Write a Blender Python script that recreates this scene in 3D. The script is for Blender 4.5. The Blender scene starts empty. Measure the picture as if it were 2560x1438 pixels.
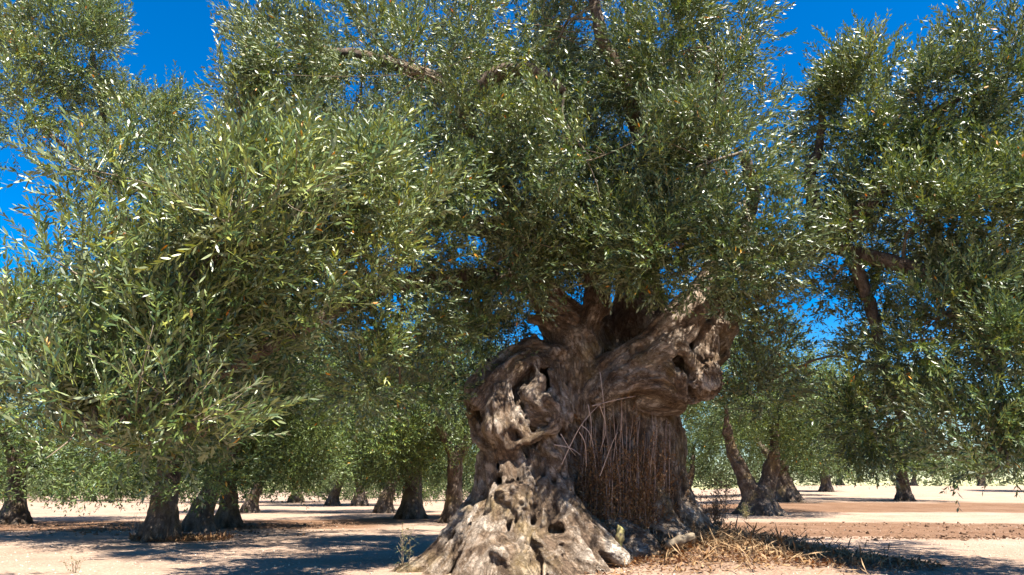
import bpy, bmesh, math, random
import numpy as np
from mathutils import Vector, Matrix

# ------------------------------------------------------------------ camera, sky, sun, exposure
sc = bpy.context.scene
COL = sc.collection
CAM_H, PITCH, LENS = 0.75, math.radians(16.5), 24.0
FPX = 2560 * LENS / 36.0
cam_d = bpy.data.cameras.new('camera'); cam = bpy.data.objects.new('camera', cam_d); COL.objects.link(cam)
cam.location = (0, 0, CAM_H); cam.rotation_euler = (math.pi / 2 + PITCH, 0, 0)
cam_d.sensor_width = 36; cam_d.lens = LENS; cam_d.clip_start = 0.05; cam_d.clip_end = 3000
sc.camera = cam

SUN_EL, SUN_AZ = math.radians(61), math.radians(143)        # azimuth from +Y towards +X (sun behind the camera, to its right)
w = bpy.data.worlds.new('World'); sc.world = w; w.use_nodes = True
nt = w.node_tree; nt.nodes.clear()
sky = nt.nodes.new('ShaderNodeTexSky'); sky.sky_type = 'NISHITA'; sky.sun_disc = False
sky.sun_elevation = SUN_EL; sky.sun_rotation = SUN_AZ; sky.air_density = 1.0; sky.dust_density = 0.1; sky.ozone_density = 3.0
hs = nt.nodes.new('ShaderNodeHueSaturation'); hs.inputs['Saturation'].default_value = 1.6; hs.inputs['Hue'].default_value = 0.505
bg = nt.nodes.new('ShaderNodeBackground'); bg.inputs['Strength'].default_value = 0.056
wo = nt.nodes.new('ShaderNodeOutputWorld')
nt.links.new(sky.outputs[0], hs.inputs['Color']); nt.links.new(hs.outputs[0], bg.inputs['Color']); nt.links.new(bg.outputs[0], wo.inputs['Surface'])
sd = bpy.data.lights.new('sun', 'SUN'); sd.energy = 5.0; sd.angle = math.radians(0.53); sd.color = (1.0, 0.93, 0.82)
sun = bpy.data.objects.new('sun', sd); COL.objects.link(sun)
SDIR = Vector((math.sin(SUN_AZ) * math.cos(SUN_EL), math.cos(SUN_AZ) * math.cos(SUN_EL), math.sin(SUN_EL)))
sun.rotation_euler = SDIR.to_track_quat('Z', 'Y').to_euler(); sun.location = (0, 0, 30)
vs = sc.view_settings
vs.view_transform = 'Standard'; vs.look = 'None'; vs.gamma = 1.0; vs.use_curve_mapping = False; vs.exposure = 2.0
sc.cycles.max_bounces = 6; sc.cycles.diffuse_bounces = 2; sc.cycles.glossy_bounces = 2; sc.cycles.transmission_bounces = 3
sc.cycles.caustics_reflective = False; sc.cycles.caustics_refractive = False

# ------------------------------------------------------------------ helpers
CT, ST = math.cos(PITCH), math.sin(PITCH)
def at(px, py, Y):
    """world point that stands at distance Y and is seen at photo pixel (px, py)"""
    xc, yc = (px - 1280) / FPX, (719 - py) / FPX
    t = Y / (CT - yc * ST)
    return np.array([xc * t, Y, CAM_H + t * (ST + yc * CT)])
def pxm(rpx, py, Y):
    yc = (719 - py) / FPX
    return rpx * (Y / (CT - yc * ST)) / FPX

def _hash(x, y, z, seed):
    h = (x.astype(np.uint32) * np.uint32(374761393)) ^ (y.astype(np.uint32) * np.uint32(668265263)) ^ (z.astype(np.uint32) * np.uint32(2246822519)) ^ np.uint32((seed * 3266489917) & 0xffffffff)
    h ^= h >> np.uint32(13); h *= np.uint32(1274126177); h ^= h >> np.uint32(16)
    return h.astype(np.float32) * np.float32(2.0 / 4294967295.0) - np.float32(1.0)
def vnoise(p, seed=0):
    p = np.asarray(p, np.float32)
    i = np.floor(p); f = p - i; f = f * f * (3 - 2 * f); i = i.astype(np.int64)
    x, y, z = i[..., 0], i[..., 1], i[..., 2]
    fx, fy, fz = f[..., 0], f[..., 1], f[..., 2]
    def L(a, b, t): return a + (b - a) * t
    c00 = L(_hash(x, y, z, seed), _hash(x + 1, y, z, seed), fx)
    c10 = L(_hash(x, y + 1, z, seed), _hash(x + 1, y + 1, z, seed), fx)
    c01 = L(_hash(x, y, z + 1, seed), _hash(x + 1, y, z + 1, seed), fx)
    c11 = L(_hash(x, y + 1, z + 1, seed), _hash(x + 1, y + 1, z + 1, seed), fx)
    return L(L(c00, c10, fy), L(c01, c11, fy), fz)
def fbm(p, seed=0, o=3):
    s = 0; a = 1.0; n = 0
    for k in range(o):
        s = s + a * vnoise(p * (2.03 ** k), seed + k * 17); n += a; a *= 0.5
    return s / n
def sstep(a, b, x):
    t = np.clip((x - a) / (b - a), 0, 1); return t * t * (3 - 2 * t)

def np_mesh(name, verts, faces_flat, counts, attrs=None, smooth=False):
    """mesh from numpy arrays; counts = corners of each face"""
    me = bpy.data.meshes.new(name)
    verts = np.ascontiguousarray(verts, np.float32)
    me.vertices.add(len(verts)); me.vertices.foreach_set('co', verts.ravel())
    faces_flat = np.ascontiguousarray(faces_flat, np.int32).ravel(); counts = np.asarray(counts, np.int32)
    me.loops.add(len(faces_flat)); me.loops.foreach_set('vertex_index', faces_flat)
    me.polygons.add(len(counts))
    starts = np.zeros(len(counts), np.int32); starts[1:] = np.cumsum(counts)[:-1]
    me.polygons.foreach_set('loop_start', starts)
    me.polygons.foreach_set('use_smooth', np.full(len(counts), smooth, bool))
    for k, v in (attrs or {}).items():
        v = np.ascontiguousarray(v, np.float32)
        if v.ndim == 2: me.attributes.new(k, 'FLOAT_VECTOR', 'POINT').data.foreach_set('vector', v.ravel())
        else: me.attributes.new(k, 'FLOAT', 'POINT').data.foreach_set('value', v)
    me.update(calc_edges=True)
    return me
def link(name, me, mat=None, parent=None):
    o = bpy.data.objects.new(name, me); COL.objects.link(o)
    if mat is not None and me is not None and not me.materials: me.materials.append(mat)
    if parent is not None: o.parent = parent
    return o
def thing(name, loc, label, cat, group=None):
    o = bpy.data.objects.new(name, None); COL.objects.link(o); o.location = loc; o.empty_display_size = 0.2
    tag(o, label, cat, group); return o
def tag(o, label, cat, group=None):
    o['label'] = label; o['category'] = cat
    if group: o['group'] = group
    return o

class Geo:
    """collects faces, all as one mesh"""
    def __init__(s): s.v = []; s.f = []; s.c = []; s.n = 0; s.t = []
    def add(s, v, f, tint=0.5):
        v = np.asarray(v, np.float32).reshape(-1, 3)
        for q in f: s.f.extend([i + s.n for i in q]); s.c.append(len(q))
        s.v.append(v); s.n += len(v); s.t.append(np.full(len(v), tint, np.float32))
    def tube(s, pts, rad, sides=6, tint=0.5, cap=True, wob=0.0, rng=None):
        pts = np.asarray(pts, float); n = len(pts)
        tang = np.gradient(pts, axis=0); tang /= np.linalg.norm(tang, axis=1)[:, None] + 1e-9
        ref = np.array([0.31, 0.2, 0.93]) if abs(tang[0][2]) < 0.9 else np.array([1.0, 0.1, 0.0])
        vs_ = []
        for k in range(n):
            a = np.cross(tang[k], ref); a /= np.linalg.norm(a) + 1e-9; b = np.cross(tang[k], a)
            for j in range(sides):
                an = 2 * math.pi * j / sides
                r = rad[k] * (1 + (wob * rng.uniform(-1, 1) if wob else 0))
                vs_.append(pts[k] + (a * math.cos(an) + b * math.sin(an)) * r)
        f = []
        for k in range(n - 1):
            for j in range(sides):
                j2 = (j + 1) % sides
                f.append((k * sides + j, k * sides + j2, (k + 1) * sides + j2, (k + 1) * sides + j))
        if cap: f.append(tuple((n - 1) * sides + j for j in range(sides)))
        s.add(vs_, f, tint)
    def mesh(s, name, smooth=True):
        return np_mesh(name, np.concatenate(s.v), s.f, s.c, {'tint': np.concatenate(s.t), 'ridge': np.concatenate(s.t), 'fibre': np.concatenate(s.v) * np.array([1, 1, 0.5])}, smooth)
def smooth_path(pts, n):
    """Catmull-Rom through the points (any number of columns)"""
    P = np.asarray(pts, float); P = np.vstack([2 * P[0] - P[1], P, 2 * P[-1] - P[-2]])
    out = []
    m = len(P) - 3
    for u in np.linspace(0, m - 1e-6, n):
        i = int(u); t = u - i; a, b, c, d = P[i:i + 4]
        out.append(0.5 * (2 * b + (c - a) * t + (2 * a - 5 * b + 4 * c - d) * t * t + (3 * b - a - 3 * c + d) * t ** 3))
    return np.array(out)

# ------------------------------------------------------------------ materials
def mat(name):
    m = bpy.data.materials.new(name); m.use_nodes = True; m.node_tree.nodes.clear()
    return m, m.node_tree.nodes, m.node_tree.links
def ramp(N, stops):
    r = N.new('ShaderNodeValToRGB'); e = r.color_ramp.elements
    while len(e) < len(stops): e.new(0.5)
    for k, (p, c) in enumerate(stops): e[k].position = p; e[k].color = (*c, 1)
    return r
def leaf_material(name, stops, under, spec=0.5, rough=0.36, trans=0.28):
    m, N, L = mat(name)
    at_ = N.new('ShaderNodeAttribute'); at_.attribute_name = 'tint'
    r = ramp(N, stops); L.new(at_.outputs['Fac'], r.inputs[0])
    geo = N.new('ShaderNodeNewGeometry')
    mx = N.new('ShaderNodeMix'); mx.data_type = 'RGBA'; mx.inputs['B'].default_value = (*under, 1)
    ml = N.new('ShaderNodeMath'); ml.operation = 'MULTIPLY'; ml.inputs[1].default_value = 0.8
    lt = N.new('ShaderNodeMath'); lt.operation = 'LESS_THAN'; lt.inputs[1].default_value = 0.9
    L.new(at_.outputs['Fac'], lt.inputs[0]); m3 = N.new('ShaderNodeMath'); m3.operation = 'MULTIPLY'
    L.new(geo.outputs['Backfacing'], ml.inputs[0]); L.new(ml.outputs[0], m3.inputs[0]); L.new(lt.outputs[0], m3.inputs[1])
    L.new(m3.outputs[0], mx.inputs['Factor']); L.new(r.outputs[0], mx.inputs['A'])
    b = N.new('ShaderNodeBsdfPrincipled'); b.inputs['Roughness'].default_value = rough; b.inputs['Specular IOR Level'].default_value = spec
    L.new(mx.outputs['Result'], b.inputs['Base Color'])
    t = N.new('ShaderNodeBsdfTranslucent')
    hs_ = N.new('ShaderNodeHueSaturation'); hs_.inputs['Hue'].default_value = 0.47; hs_.inputs['Saturation'].default_value = 1.25; hs_.inputs['Value'].default_value = 1.7
    L.new(r.outputs[0], hs_.inputs['Color']); L.new(hs_.outputs[0], t.inputs['Color'])
    ms = N.new('ShaderNodeMixShader'); ms.inputs[0].default_value = trans
    o = N.new('ShaderNodeOutputMaterial'); L.new(b.outputs[0], ms.inputs[1]); L.new(t.outputs[0], ms.inputs[2]); L.new(ms.outputs[0], o.inputs[0])
    return m
GREENS = [(0.0, (0.018, 0.036, 0.012)), (0.3, (0.036, 0.064, 0.019)), (0.55, (0.07, 0.106, 0.028)), (0.75, (0.155, 0.197, 0.048)), (0.93, (0.25, 0.26, 0.052)), (0.955, (0.20, 0.15, 0.05)), (0.972, (0.55, 0.20, 0.02)), (1.0, (0.50, 0.27, 0.03))]
M_LEAF = leaf_material('olive_leaves', GREENS, (0.185, 0.215, 0.115), 0.5, 0.40, 0.13)
M_LEAF_FAR = leaf_material('olive_leaves_background', [(p, (c[0] * 0.95, c[1] * 1.02, c[2] * 0.95)) for p, c in GREENS], (0.12, 0.16, 0.06), 0.4, 0.45, 0.16)
M_DEADLEAF = leaf_material('dry_leaves', [(0.0, (0.07, 0.035, 0.018)), (0.5, (0.15, 0.075, 0.03)), (0.85, (0.24, 0.14, 0.06)), (1.0, (0.32, 0.22, 0.12))], (0.20, 0.13, 0.08), 0.25, 0.6, 0.12)
M_WEED = leaf_material('weed_leaves', [(0.0, (0.06, 0.07, 0.03)), (0.6, (0.12, 0.13, 0.05)), (1.0, (0.28, 0.2, 0.1))], (0.16, 0.17, 0.10), 0.3, 0.5, 0.2)

def bark_material(name, cols, scale=1.0, bump=0.6):
    m, N, L = mat(name)
    tc = N.new('ShaderNodeTexCoord')
    mp = N.new('ShaderNodeAttribute'); mp.attribute_name = 'fibre'
    n1 = N.new('ShaderNodeTexNoise'); n1.inputs['Scale'].default_value = 3.2 * scale; n1.inputs['Detail'].default_value = 11; n1.inputs['Roughness'].default_value = 0.7; n1.inputs['Distortion'].default_value = 0.6; L.new(tc.outputs['Object'], n1.inputs[0])
    n2 = N.new('ShaderNodeTexNoise'); n2.inputs['Scale'].default_value = 38 * scale; n2.inputs['Detail'].default_value = 8; n2.inputs['Roughness'].default_value = 0.74; n2.inputs['Distortion'].default_value = 0.9; L.new(mp.outputs['Vector'], n2.inputs[0])
    vo = N.new('ShaderNodeTexVoronoi'); vo.feature = 'DISTANCE_TO_EDGE'; vo.inputs['Scale'].default_value = 17 * scale
    ds = N.new('ShaderNodeMix'); ds.data_type = 'RGBA'; ds.blend_type = 'LINEAR_LIGHT'; ds.inputs['Factor'].default_value = 0.05
    L.new(mp.outputs['Vector'], ds.inputs['A']); L.new(n2.outputs['Color'], ds.inputs['B']); L.new(ds.outputs['Result'], vo.inputs['Vector'])
    at_ = N.new('ShaderNodeAttribute'); at_.attribute_name = 'ridge'
    sm = N.new('ShaderNodeMath'); sm.operation = 'ADD'; L.new(n1.outputs['Fac'], sm.inputs[0])
    rm = N.new('ShaderNodeMath'); rm.operation = 'MULTIPLY_ADD'; rm.inputs[1].default_value = 0.34; rm.inputs[2].default_value = -0.17; L.new(at_.outputs['Fac'], rm.inputs[0]); L.new(rm.outputs[0], sm.inputs[1])
    s2 = N.new('ShaderNodeMath'); s2.operation = 'MULTIPLY_ADD'; s2.inputs[1].default_value = 0.5; s2.inputs[2].default_value = -0.25; L.new(n2.outputs['Fac'], s2.inputs[0])
    s3 = N.new('ShaderNodeMath'); s3.operation = 'ADD'; L.new(sm.outputs[0], s3.inputs[0]); L.new(s2.outputs[0], s3.inputs[1])
    r = ramp(N, cols); L.new(s3.outputs[0], r.inputs[0])
    # moss, ochre stains
    n4 = N.new('ShaderNodeTexNoise'); n4.inputs['Scale'].default_value = 1.7 * scale; n4.inputs['Detail'].default_value = 5; n4.inputs['Roughness'].default_value = 0.6
    mp2 = N.new('ShaderNodeMapping'); mp2.inputs['Location'].default_value = (7, 3, 1); L.new(tc.outputs['Object'], mp2.inputs[0]); L.new(mp2.outputs[0], n4.inputs[0])
    r4 = ramp(N, [(0.52, (0, 0, 0)), (0.68, (1, 1, 1))]); L.new(n4.outputs['Fac'], r4.inputs[0])
    mo = N.new('ShaderNodeMix'); mo.data_type = 'RGBA'; mo.inputs['B'].default_value = (0.27, 0.19, 0.07, 1)
    mf = N.new('ShaderNodeMath'); mf.operation = 'MULTIPLY'; mf.inputs[1].default_value = 0.55; L.new(r4.outputs[0], mf.inputs[0]); L.new(mf.outputs[0], mo.inputs['Factor']); L.new(r.outputs[0], mo.inputs['A'])
    rc = ramp(N, [(0.0, (0.28, 0.24, 0.21)), (0.07, (1, 1, 1))]); L.new(vo.outputs['Distance'], rc.inputs[0])
    cr = N.new('ShaderNodeMix'); cr.data_type = 'RGBA'; cr.blend_type = 'MULTIPLY'; cr.inputs['Factor'].default_value = 0.8; L.new(mo.outputs['Result'], cr.inputs['A']); L.new(rc.outputs[0], cr.inputs['B'])
    b = N.new('ShaderNodeBsdfPrincipled'); b.inputs['Roughness'].default_value = 0.86; b.inputs['Specular IOR Level'].default_value = 0.25; L.new(cr.outputs['Result'], b.inputs['Base Color'])
    va = N.new('ShaderNodeMath'); va.operation = 'MINIMUM'; va.inputs[1].default_value = 0.12; L.new(vo.outputs['Distance'], va.inputs[0])
    hb = N.new('ShaderNodeMath'); hb.operation = 'MULTIPLY_ADD'; hb.inputs[1].default_value = 3.0; L.new(va.outputs[0], hb.inputs[0]); L.new(n2.outputs['Fac'], hb.inputs[2])
    bp = N.new('ShaderNodeBump'); bp.inputs['Strength'].default_value = bump; bp.inputs['Distance'].default_value = 0.045 / scale; L.new(hb.outputs[0], bp.inputs['Height']); L.new(bp.outputs[0], b.inputs['Normal'])
    o = N.new('ShaderNodeOutputMaterial'); L.new(b.outputs[0], o.inputs[0])
    return m
M_BARK = bark_material('old_olive_bark', [(0.22, (0.075, 0.048, 0.032)), (0.42, (0.17, 0.115, 0.075)), (0.58, (0.37, 0.30, 0.235)), (0.76, (0.60, 0.53, 0.46))], 1.0, 0.9)
M_BARK_BG = bark_material('grove_bark', [(0.22, (0.05, 0.034, 0.024)), (0.45, (0.11, 0.08, 0.058)), (0.62, (0.2, 0.155, 0.12)), (0.8, (0.3, 0.25, 0.2))], 1.4, 0.7)
def plain(name, stops, rough=0.8, scale=20.0, spec=0.3):
    m, N, L = mat(name)
    tc = N.new('ShaderNodeTexCoord'); n = N.new('ShaderNodeTexNoise'); n.inputs['Scale'].default_value = scale; n.inputs['Detail'].default_value = 4
    L.new(tc.outputs['Object'], n.inputs[0]); r = ramp(N, stops); L.new(n.outputs['Fac'], r.inputs[0])
    b = N.new('ShaderNodeBsdfPrincipled'); b.inputs['Roughness'].default_value = rough; b.inputs['Specular IOR Level'].default_value = spec
    L.new(r.outputs[0], b.inputs['Base Color']); o = N.new('ShaderNodeOutputMaterial'); L.new(b.outputs[0], o.inputs[0]); return m
M_TWIG = plain('twig_bark', [(0.3, (0.10, 0.075, 0.05)), (0.7, (0.20, 0.16, 0.11))])
M_DEADTWIG = plain('dead_shoot_bark', [(0.3, (0.22, 0.14, 0.10)), (0.7, (0.42, 0.31, 0.24))])
M_PALETWIG = plain('bleached_twig', [(0.3, (0.33, 0.25, 0.2)), (0.7, (0.48, 0.38, 0.32))])
M_STONE = plain('pale_stone', [(0.3, (0.34, 0.26, 0.2)), (0.7, (0.52, 0.43, 0.35))], 0.9, 30)
M_CLOD = plain('earth_clod', [(0.3, (0.09, 0.05, 0.028)), (0.7, (0.19, 0.115, 0.07))], 0.95, 25)
M_STRAW = plain('dry_grass', [(0.3, (0.15, 0.085, 0.04)), (0.7, (0.28, 0.19, 0.1))], 0.7, 12)
M_MOSSWOOD = plain('yellow_green_lichen', [(0.38, (0.16, 0.12, 0.07)), (0.6, (0.33, 0.29, 0.10))], 0.85, 14)

# ------------------------------------------------------------------ ground
TX, TY = 0.95, 7.9                                            # the big tree
def ground_h(x, y):
    x = np.asarray(x, float); y = np.asarray(y, float)
    m = 0.29 * np.exp(-0.5 * (((x - 2.05) / np.where(x > 2.05, 0.95, 0.8)) ** 2 + ((y - 7.95) / 1.05) ** 2))
    side = sstep(0.10, 0.40, x / np.maximum(np.abs(y), 4.0))
    rise = 0.021 * (np.clip(y, 20, 75) - 20) * side
    return m + rise
def axis_pts(segs):
    out = [np.array([segs[0][0]])]
    for a, b, n in segs: out.append(np.linspace(a, b, n + 1)[1:])
    return np.concatenate(out)
gx = axis_pts([(-700, -120, 10), (-120, -30, 18), (-30, -9, 60), (-9, 9, 160), (9, 30, 60), (30, 120, 18), (120, 700, 10)])
gy = axis_pts([(-250, -20, 10), (-20, 4, 24), (4, 14, 115), (14, 26, 60), (26, 60, 50), (60, 140, 30), (140, 1200, 14)])
GX, GY = np.meshgrid(gx, gy)
P3 = np.stack([GX, GY, np.zeros_like(GX)], -1)
# tilled brown earth against pale dry gravel, in bands along the rows of trees
warp = fbm(P3 * 0.35, 5, 3) * 1.3 + fbm(P3 * 1.6, 8, 2) * 0.35
yb = GY + warp + GX * 0.05
till = np.maximum.reduce([sstep(11.6, 12.2, yb) * (1 - sstep(17.0, 18.0, yb)) * sstep(1.0, 2.5, GX),
    sstep(23, 24, yb) * (1 - sstep(30, 31.5, yb)) * sstep(3, 8, GX),
    sstep(13.2, 13.7, yb - GX * 0.25 - 2.0) * (1 - sstep(17.6, 19, yb - GX * 0.25 - 2.0)) * (1 - sstep(-3.5, -2.0, GX)),
    sstep(17, 18, yb) * (1 - sstep(22.5, 23.5, yb)) * sstep(-4, -2, GX) * (1 - sstep(1.5, 3, GX)) * 0.8,
    0.9 * np.exp(-0.5 * (((GX - 1.9) / 1.15) ** 2 + ((GY - 8.1) / 0.95) ** 2)) ** 0.6 * sstep(0.9, 1.5, GX)])
till = np.clip(till + 0.25 * fbm(P3 * 3.0, 31, 3) * (till > 0.02), 0, 1)
near = np.exp(-((np.maximum(GY - 7, 0)) / 12) ** 2) * (np.abs(GX) < 12)
GZ = ground_h(GX, GY) + near * (0.012 * fbm(P3 * 5, 3, 3) + 0.010 * vnoise(P3 * 17, 4) * (0.4 + till)) + 0.06 * fbm(P3 * 0.12, 12, 2) * sstep(12, 30, GY) + 0.018 * till * near * vnoise(P3 * 9, 77)
nx_, ny_ = len(gx), len(gy)
idx = np.arange(nx_ * ny_).reshape(ny_, nx_)
quads = np.stack([idx[:-1, :-1], idx[:-1, 1:], idx[1:, 1:], idx[1:, :-1]], -1).reshape(-1, 4)
me = np_mesh('ground', np.stack([GX, GY, GZ], -1).reshape(-1, 3), quads, np.full(len(quads), 4), {'till': till.ravel()}, True)
def ground_material():
    m, N, L = mat('dry_grove_soil')
    tc = N.new('ShaderNodeTexCoord'); at_ = N.new('ShaderNodeAttribute'); at_.attribute_name = 'till'
    def noise(s, d, ro=0.6):
        n = N.new('ShaderNodeTexNoise'); n.inputs['Scale'].default_value = s; n.inputs['Detail'].default_value = d; n.inputs['Roughness'].default_value = ro; L.new(tc.outputs['Object'], n.inputs[0]); return n
    n1, n2, n3 = noise(0.9, 6), noise(26, 6, 0.75), noise(90, 3, 0.7)
    vo = N.new('ShaderNodeTexVoronoi'); vo.inputs['Scale'].default_value = 30; L.new(tc.outputs['Object'], vo.inputs['Vector'])
    pale = ramp(N, [(0.3, (0.165, 0.105, 0.072)), (0.5, (0.285, 0.20, 0.145)), (0.68, (0.38, 0.285, 0.218))])
    ad = N.new('ShaderNodeMath'); ad.operation = 'MULTIPLY_ADD'; ad.inputs[1].default_value = 0.9; L.new(n2.outputs['Fac'], ad.inputs[0])
    a2 = N.new('ShaderNodeMath'); a2.operation = 'MULTIPLY_ADD'; a2.inputs[1].default_value = 0.45; a2.inputs[2].default_value = -0.165; L.new(n1.outputs['Fac'], a2.inputs[0]); L.new(a2.outputs[0], ad.inputs[2])
    L.new(ad.outputs[0], pale.inputs[0])
    brown = ramp(N, [(0.3, (0.08, 0.04, 0.021)), (0.5, (0.14, 0.077, 0.043)), (0.7, (0.21, 0.125, 0.077))]); L.new(ad.outputs[0], brown.inputs[0])
    mx = N.new('ShaderNodeMix'); mx.data_type = 'RGBA'; L.new(at_.outputs['Fac'], mx.inputs['Factor']); L.new(pale.outputs[0], mx.inputs['A']); L.new(brown.outputs[0], mx.inputs['B'])
    b = N.new('ShaderNodeBsdfPrincipled'); b.inputs['Roughness'].default_value = 0.95; b.inputs['Specular IOR Level'].default_value = 0.15; L.new(mx.outputs['Result'], b.inputs['Base Color'])
    h1 = N.new('ShaderNodeMath'); h1.operation = 'MULTIPLY_ADD'; h1.inputs[1].default_value = -0.6; L.new(vo.outputs['Distance'], h1.inputs[0]); L.new(n2.outputs['Fac'], h1.inputs[2])
    h2 = N.new('ShaderNodeMath'); h2.operation = 'MULTIPLY_ADD'; h2.inputs[1].default_value = 0.4; L.new(n3.outputs['Fac'], h2.inputs[0]); L.new(h1.outputs[0], h2.inputs[2])
    bp = N.new('ShaderNodeBump'); bp.inputs['Strength'].default_value = 0.8; bp.inputs['Distance'].default_value = 0.03; L.new(h2.outputs[0], bp.inputs['Height']); L.new(bp.outputs[0], b.inputs['Normal'])
    o = N.new('ShaderNodeOutputMaterial'); L.new(b.outputs[0], o.inputs[0]); return m
g = link('ground', me, ground_material()); g['kind'] = 'structure'
g['label'] = 'dry pale gravelly soil of the olive grove with brown tilled strips'

# ------------------------------------------------------------------ carved wood: strands merged in a distance field
def carve(name, strands, cuts, voxel, amp, seed=0, k=0.06, knob=0.012, flute=9.0, knots=()):
    """strands: lists of (x, y, z, r); cuts: (x, y, z, r); returns a mesh"""
    S = [np.asarray(s, float) for s in strands]
    allp = np.concatenate(S)
    lo = (allp[:, :3] - allp[:, 3:4]).min(0) - 0.12; hi = (allp[:, :3] + allp[:, 3:4]).max(0) + 0.12
    n = np.ceil((hi - lo) / voxel).astype(int) + 1
    D = np.full(n, 0.5, np.float32)
    segs = []
    for si, s in enumerate(S):
        tl = 0.0
        for a, b in zip(s[:-1], s[1:]):
            ln = np.linalg.norm(b[:3] - a[:3]); segs.append((a, b, tl, si)); tl += ln
    def box(mn, mx):
        i0 = np.clip(np.floor((mn - lo) / voxel).astype(int), 0, n - 1); i1 = np.clip(np.ceil((mx - lo) / voxel).astype(int) + 1, 1, n)
        ax = [lo[d] + voxel * np.arange(i0[d], i1[d]) for d in range(3)]
        return tuple(slice(i0[d], i1[d]) for d in range(3)), np.meshgrid(*ax, indexing='ij')
    def segd(p, a, b):
        ab = b[:3] - a[:3]; L2 = ab @ ab + 1e-9
        t = np.clip(((p[0] - a[0]) * ab[0] + (p[1] - a[1]) * ab[1] + (p[2] - a[2]) * ab[2]) / L2, 0, 1)
        dx, dy, dz = p[0] - a[0] - t * ab[0], p[1] - a[1] - t * ab[1], p[2] - a[2] - t * ab[2]
        return np.sqrt(dx * dx + dy * dy + dz * dz) - (a[3] + (b[3] - a[3]) * t), t, (dx, dy, dz)
    for a, b, tl, si in segs:
        r = max(a[3], b[3]) + 0.14
        sl, G = box(np.minimum(a[:3], b[:3]) - r, np.maximum(a[:3], b[:3]) + r)
        d = segd([q.astype(np.float32) for q in G], a, b)[0].astype(np.float32)
        A = D[sl]; kk = min(k, 0.9 * max(a[3], b[3]))
        h = np.clip(0.5 + 0.5 * (A - d) / kk, 0, 1)
        D[sl] = A + (d - A) * h - kk * h * (1 - h)
    for c in cuts:
        c = np.asarray(c, float); sl, G = box(c[:3] - c[3] - 0.1, c[:3] + c[3] + 0.1)
        d = np.sqrt((G[0] - c[0]) ** 2 + (G[1] - c[1]) ** 2 + (G[2] - c[2]) ** 2) - c[3]
        A = D[sl]; d2 = -d; kk = 0.03
        h = np.clip(0.5 - 0.5 * (A - d2) / kk, 0, 1)
        D[sl] = (A + (d2 - A) * h + kk * h * (1 - h)).astype(np.float32)
    band = np.nonzero(np.abs(D) < amp * 1.6 + 2 * voxel)
    p = np.stack([lo[d] + voxel * band[d] for d in range(3)], -1).astype(np.float32)
    wsum = np.zeros(len(p), np.float32); acc = np.zeros(len(p), np.float32); fib = np.zeros((len(p), 3), np.float32); best = np.full(len(p), 9.0, np.float32)
    frames = {}
    for a, b, tl, si in segs:
        r = max(a[3], b[3]) + 0.10
        mn = np.minimum(a[:3], b[:3]) - r; mx = np.maximum(a[:3], b[:3]) + r
        m = np.nonzero(np.all((p > mn) & (p < mx), axis=1))[0]
        if not len(m): continue
        q = p[m]; d, t, off = segd((q[:, 0], q[:, 1], q[:, 2]), a, b)
        wgt = np.exp(-np.clip(d, -0.06, 1) / 0.012).astype(np.float32)
        ab = b[:3] - a[:3]; ln = np.linalg.norm(ab); ax = ab / (ln + 1e-9)
        if si in frames: u = frames[si] - ax * (frames[si] @ ax)
        else: u = np.cross(ax, [0.3, 1.0, 0.2])
        u /= np.linalg.norm(u) + 1e-9; frames[si] = u; v = np.cross(ax, u)
        ou = off[0] * u[0] + off[1] * u[1] + off[2] * u[2]; ov = off[0] * v[0] + off[1] * v[1] + off[2] * v[2]
        tt = tl + t * ln; tw = 1.1 * tt + 0.5 * si
        cu, cv = ou * np.cos(tw) - ov * np.sin(tw), ou * np.sin(tw) + ov * np.cos(tw)
        wob = vnoise(q * 2.3, seed + 91) * 0.10
        c1 = np.stack([(cu + wob) * flute, cv * flute, tt * flute * 0.16 + si * 7.3], -1)
        c2 = np.stack([(cu + wob * 0.6) * flute * 2.6, cv * flute * 2.6, tt * flute * 0.42 + si * 3.1], -1)
        nn = 0.60 * (3.0 * np.minimum(np.abs(vnoise(c1, seed)), 0.5) - 1) + 0.40 * (3.0 * np.minimum(np.abs(vnoise(c2, seed + 3)), 0.5) - 1)
        wsum[m] += wgt; acc[m] += wgt * nn
        bt = d < best[m]; best[m[bt]] = d[bt]; fib[m[bt]] = np.stack([cu + wob, cv, tt * 0.36 + si * 1.37], -1)[bt]
    ridge = acc / np.maximum(wsum, 1e-6)
    disp = amp * ridge + 0.04 * amp / 0.03 * vnoise(p * 3.1, seed + 5) * 0.8 + knob * vnoise(p * 13.0, seed + 6) + 0.6 * knob * vnoise(p * 29.0, seed + 7)
    for c in knots:                                           # warty burls
        c = np.asarray(c, float); dd = np.linalg.norm(p - c[:3], axis=1)
        disp += 0.045 * np.abs(vnoise(p * 20, seed + 60)) * (dd < c[3] * 1.5) + 0.022 * np.abs(vnoise(p * 42, seed + 61)) * (dd < c[3] * 1.5)
    D[band] -= disp
    R = np.zeros(n, np.float32); R[band] = ridge; FB = np.zeros((*n, 3), np.float32); FB[band] = fib
    # surface nets
    inside = D < 0
    s8 = np.zeros(tuple(n - 1), np.uint8)
    corners = [(i, j, l) for i in (0, 1) for j in (0, 1) for l in (0, 1)]
    for i, j, l in corners: s8 += inside[i:n[0] - 1 + i, j:n[1] - 1 + j, l:n[2] - 1 + l]
    act = np.nonzero((s8 > 0) & (s8 < 8)); ci = np.stack(act, -1); m = len(ci)
    vid = np.full(tuple(n - 1), -1, np.int32); vid[act] = np.arange(m)
    vals = {c: D[act[0] + c[0], act[1] + c[1], act[2] + c[2]] for c in corners}
    pos = np.zeros((m, 3), np.float32); cnt = np.zeros(m, np.float32)
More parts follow.
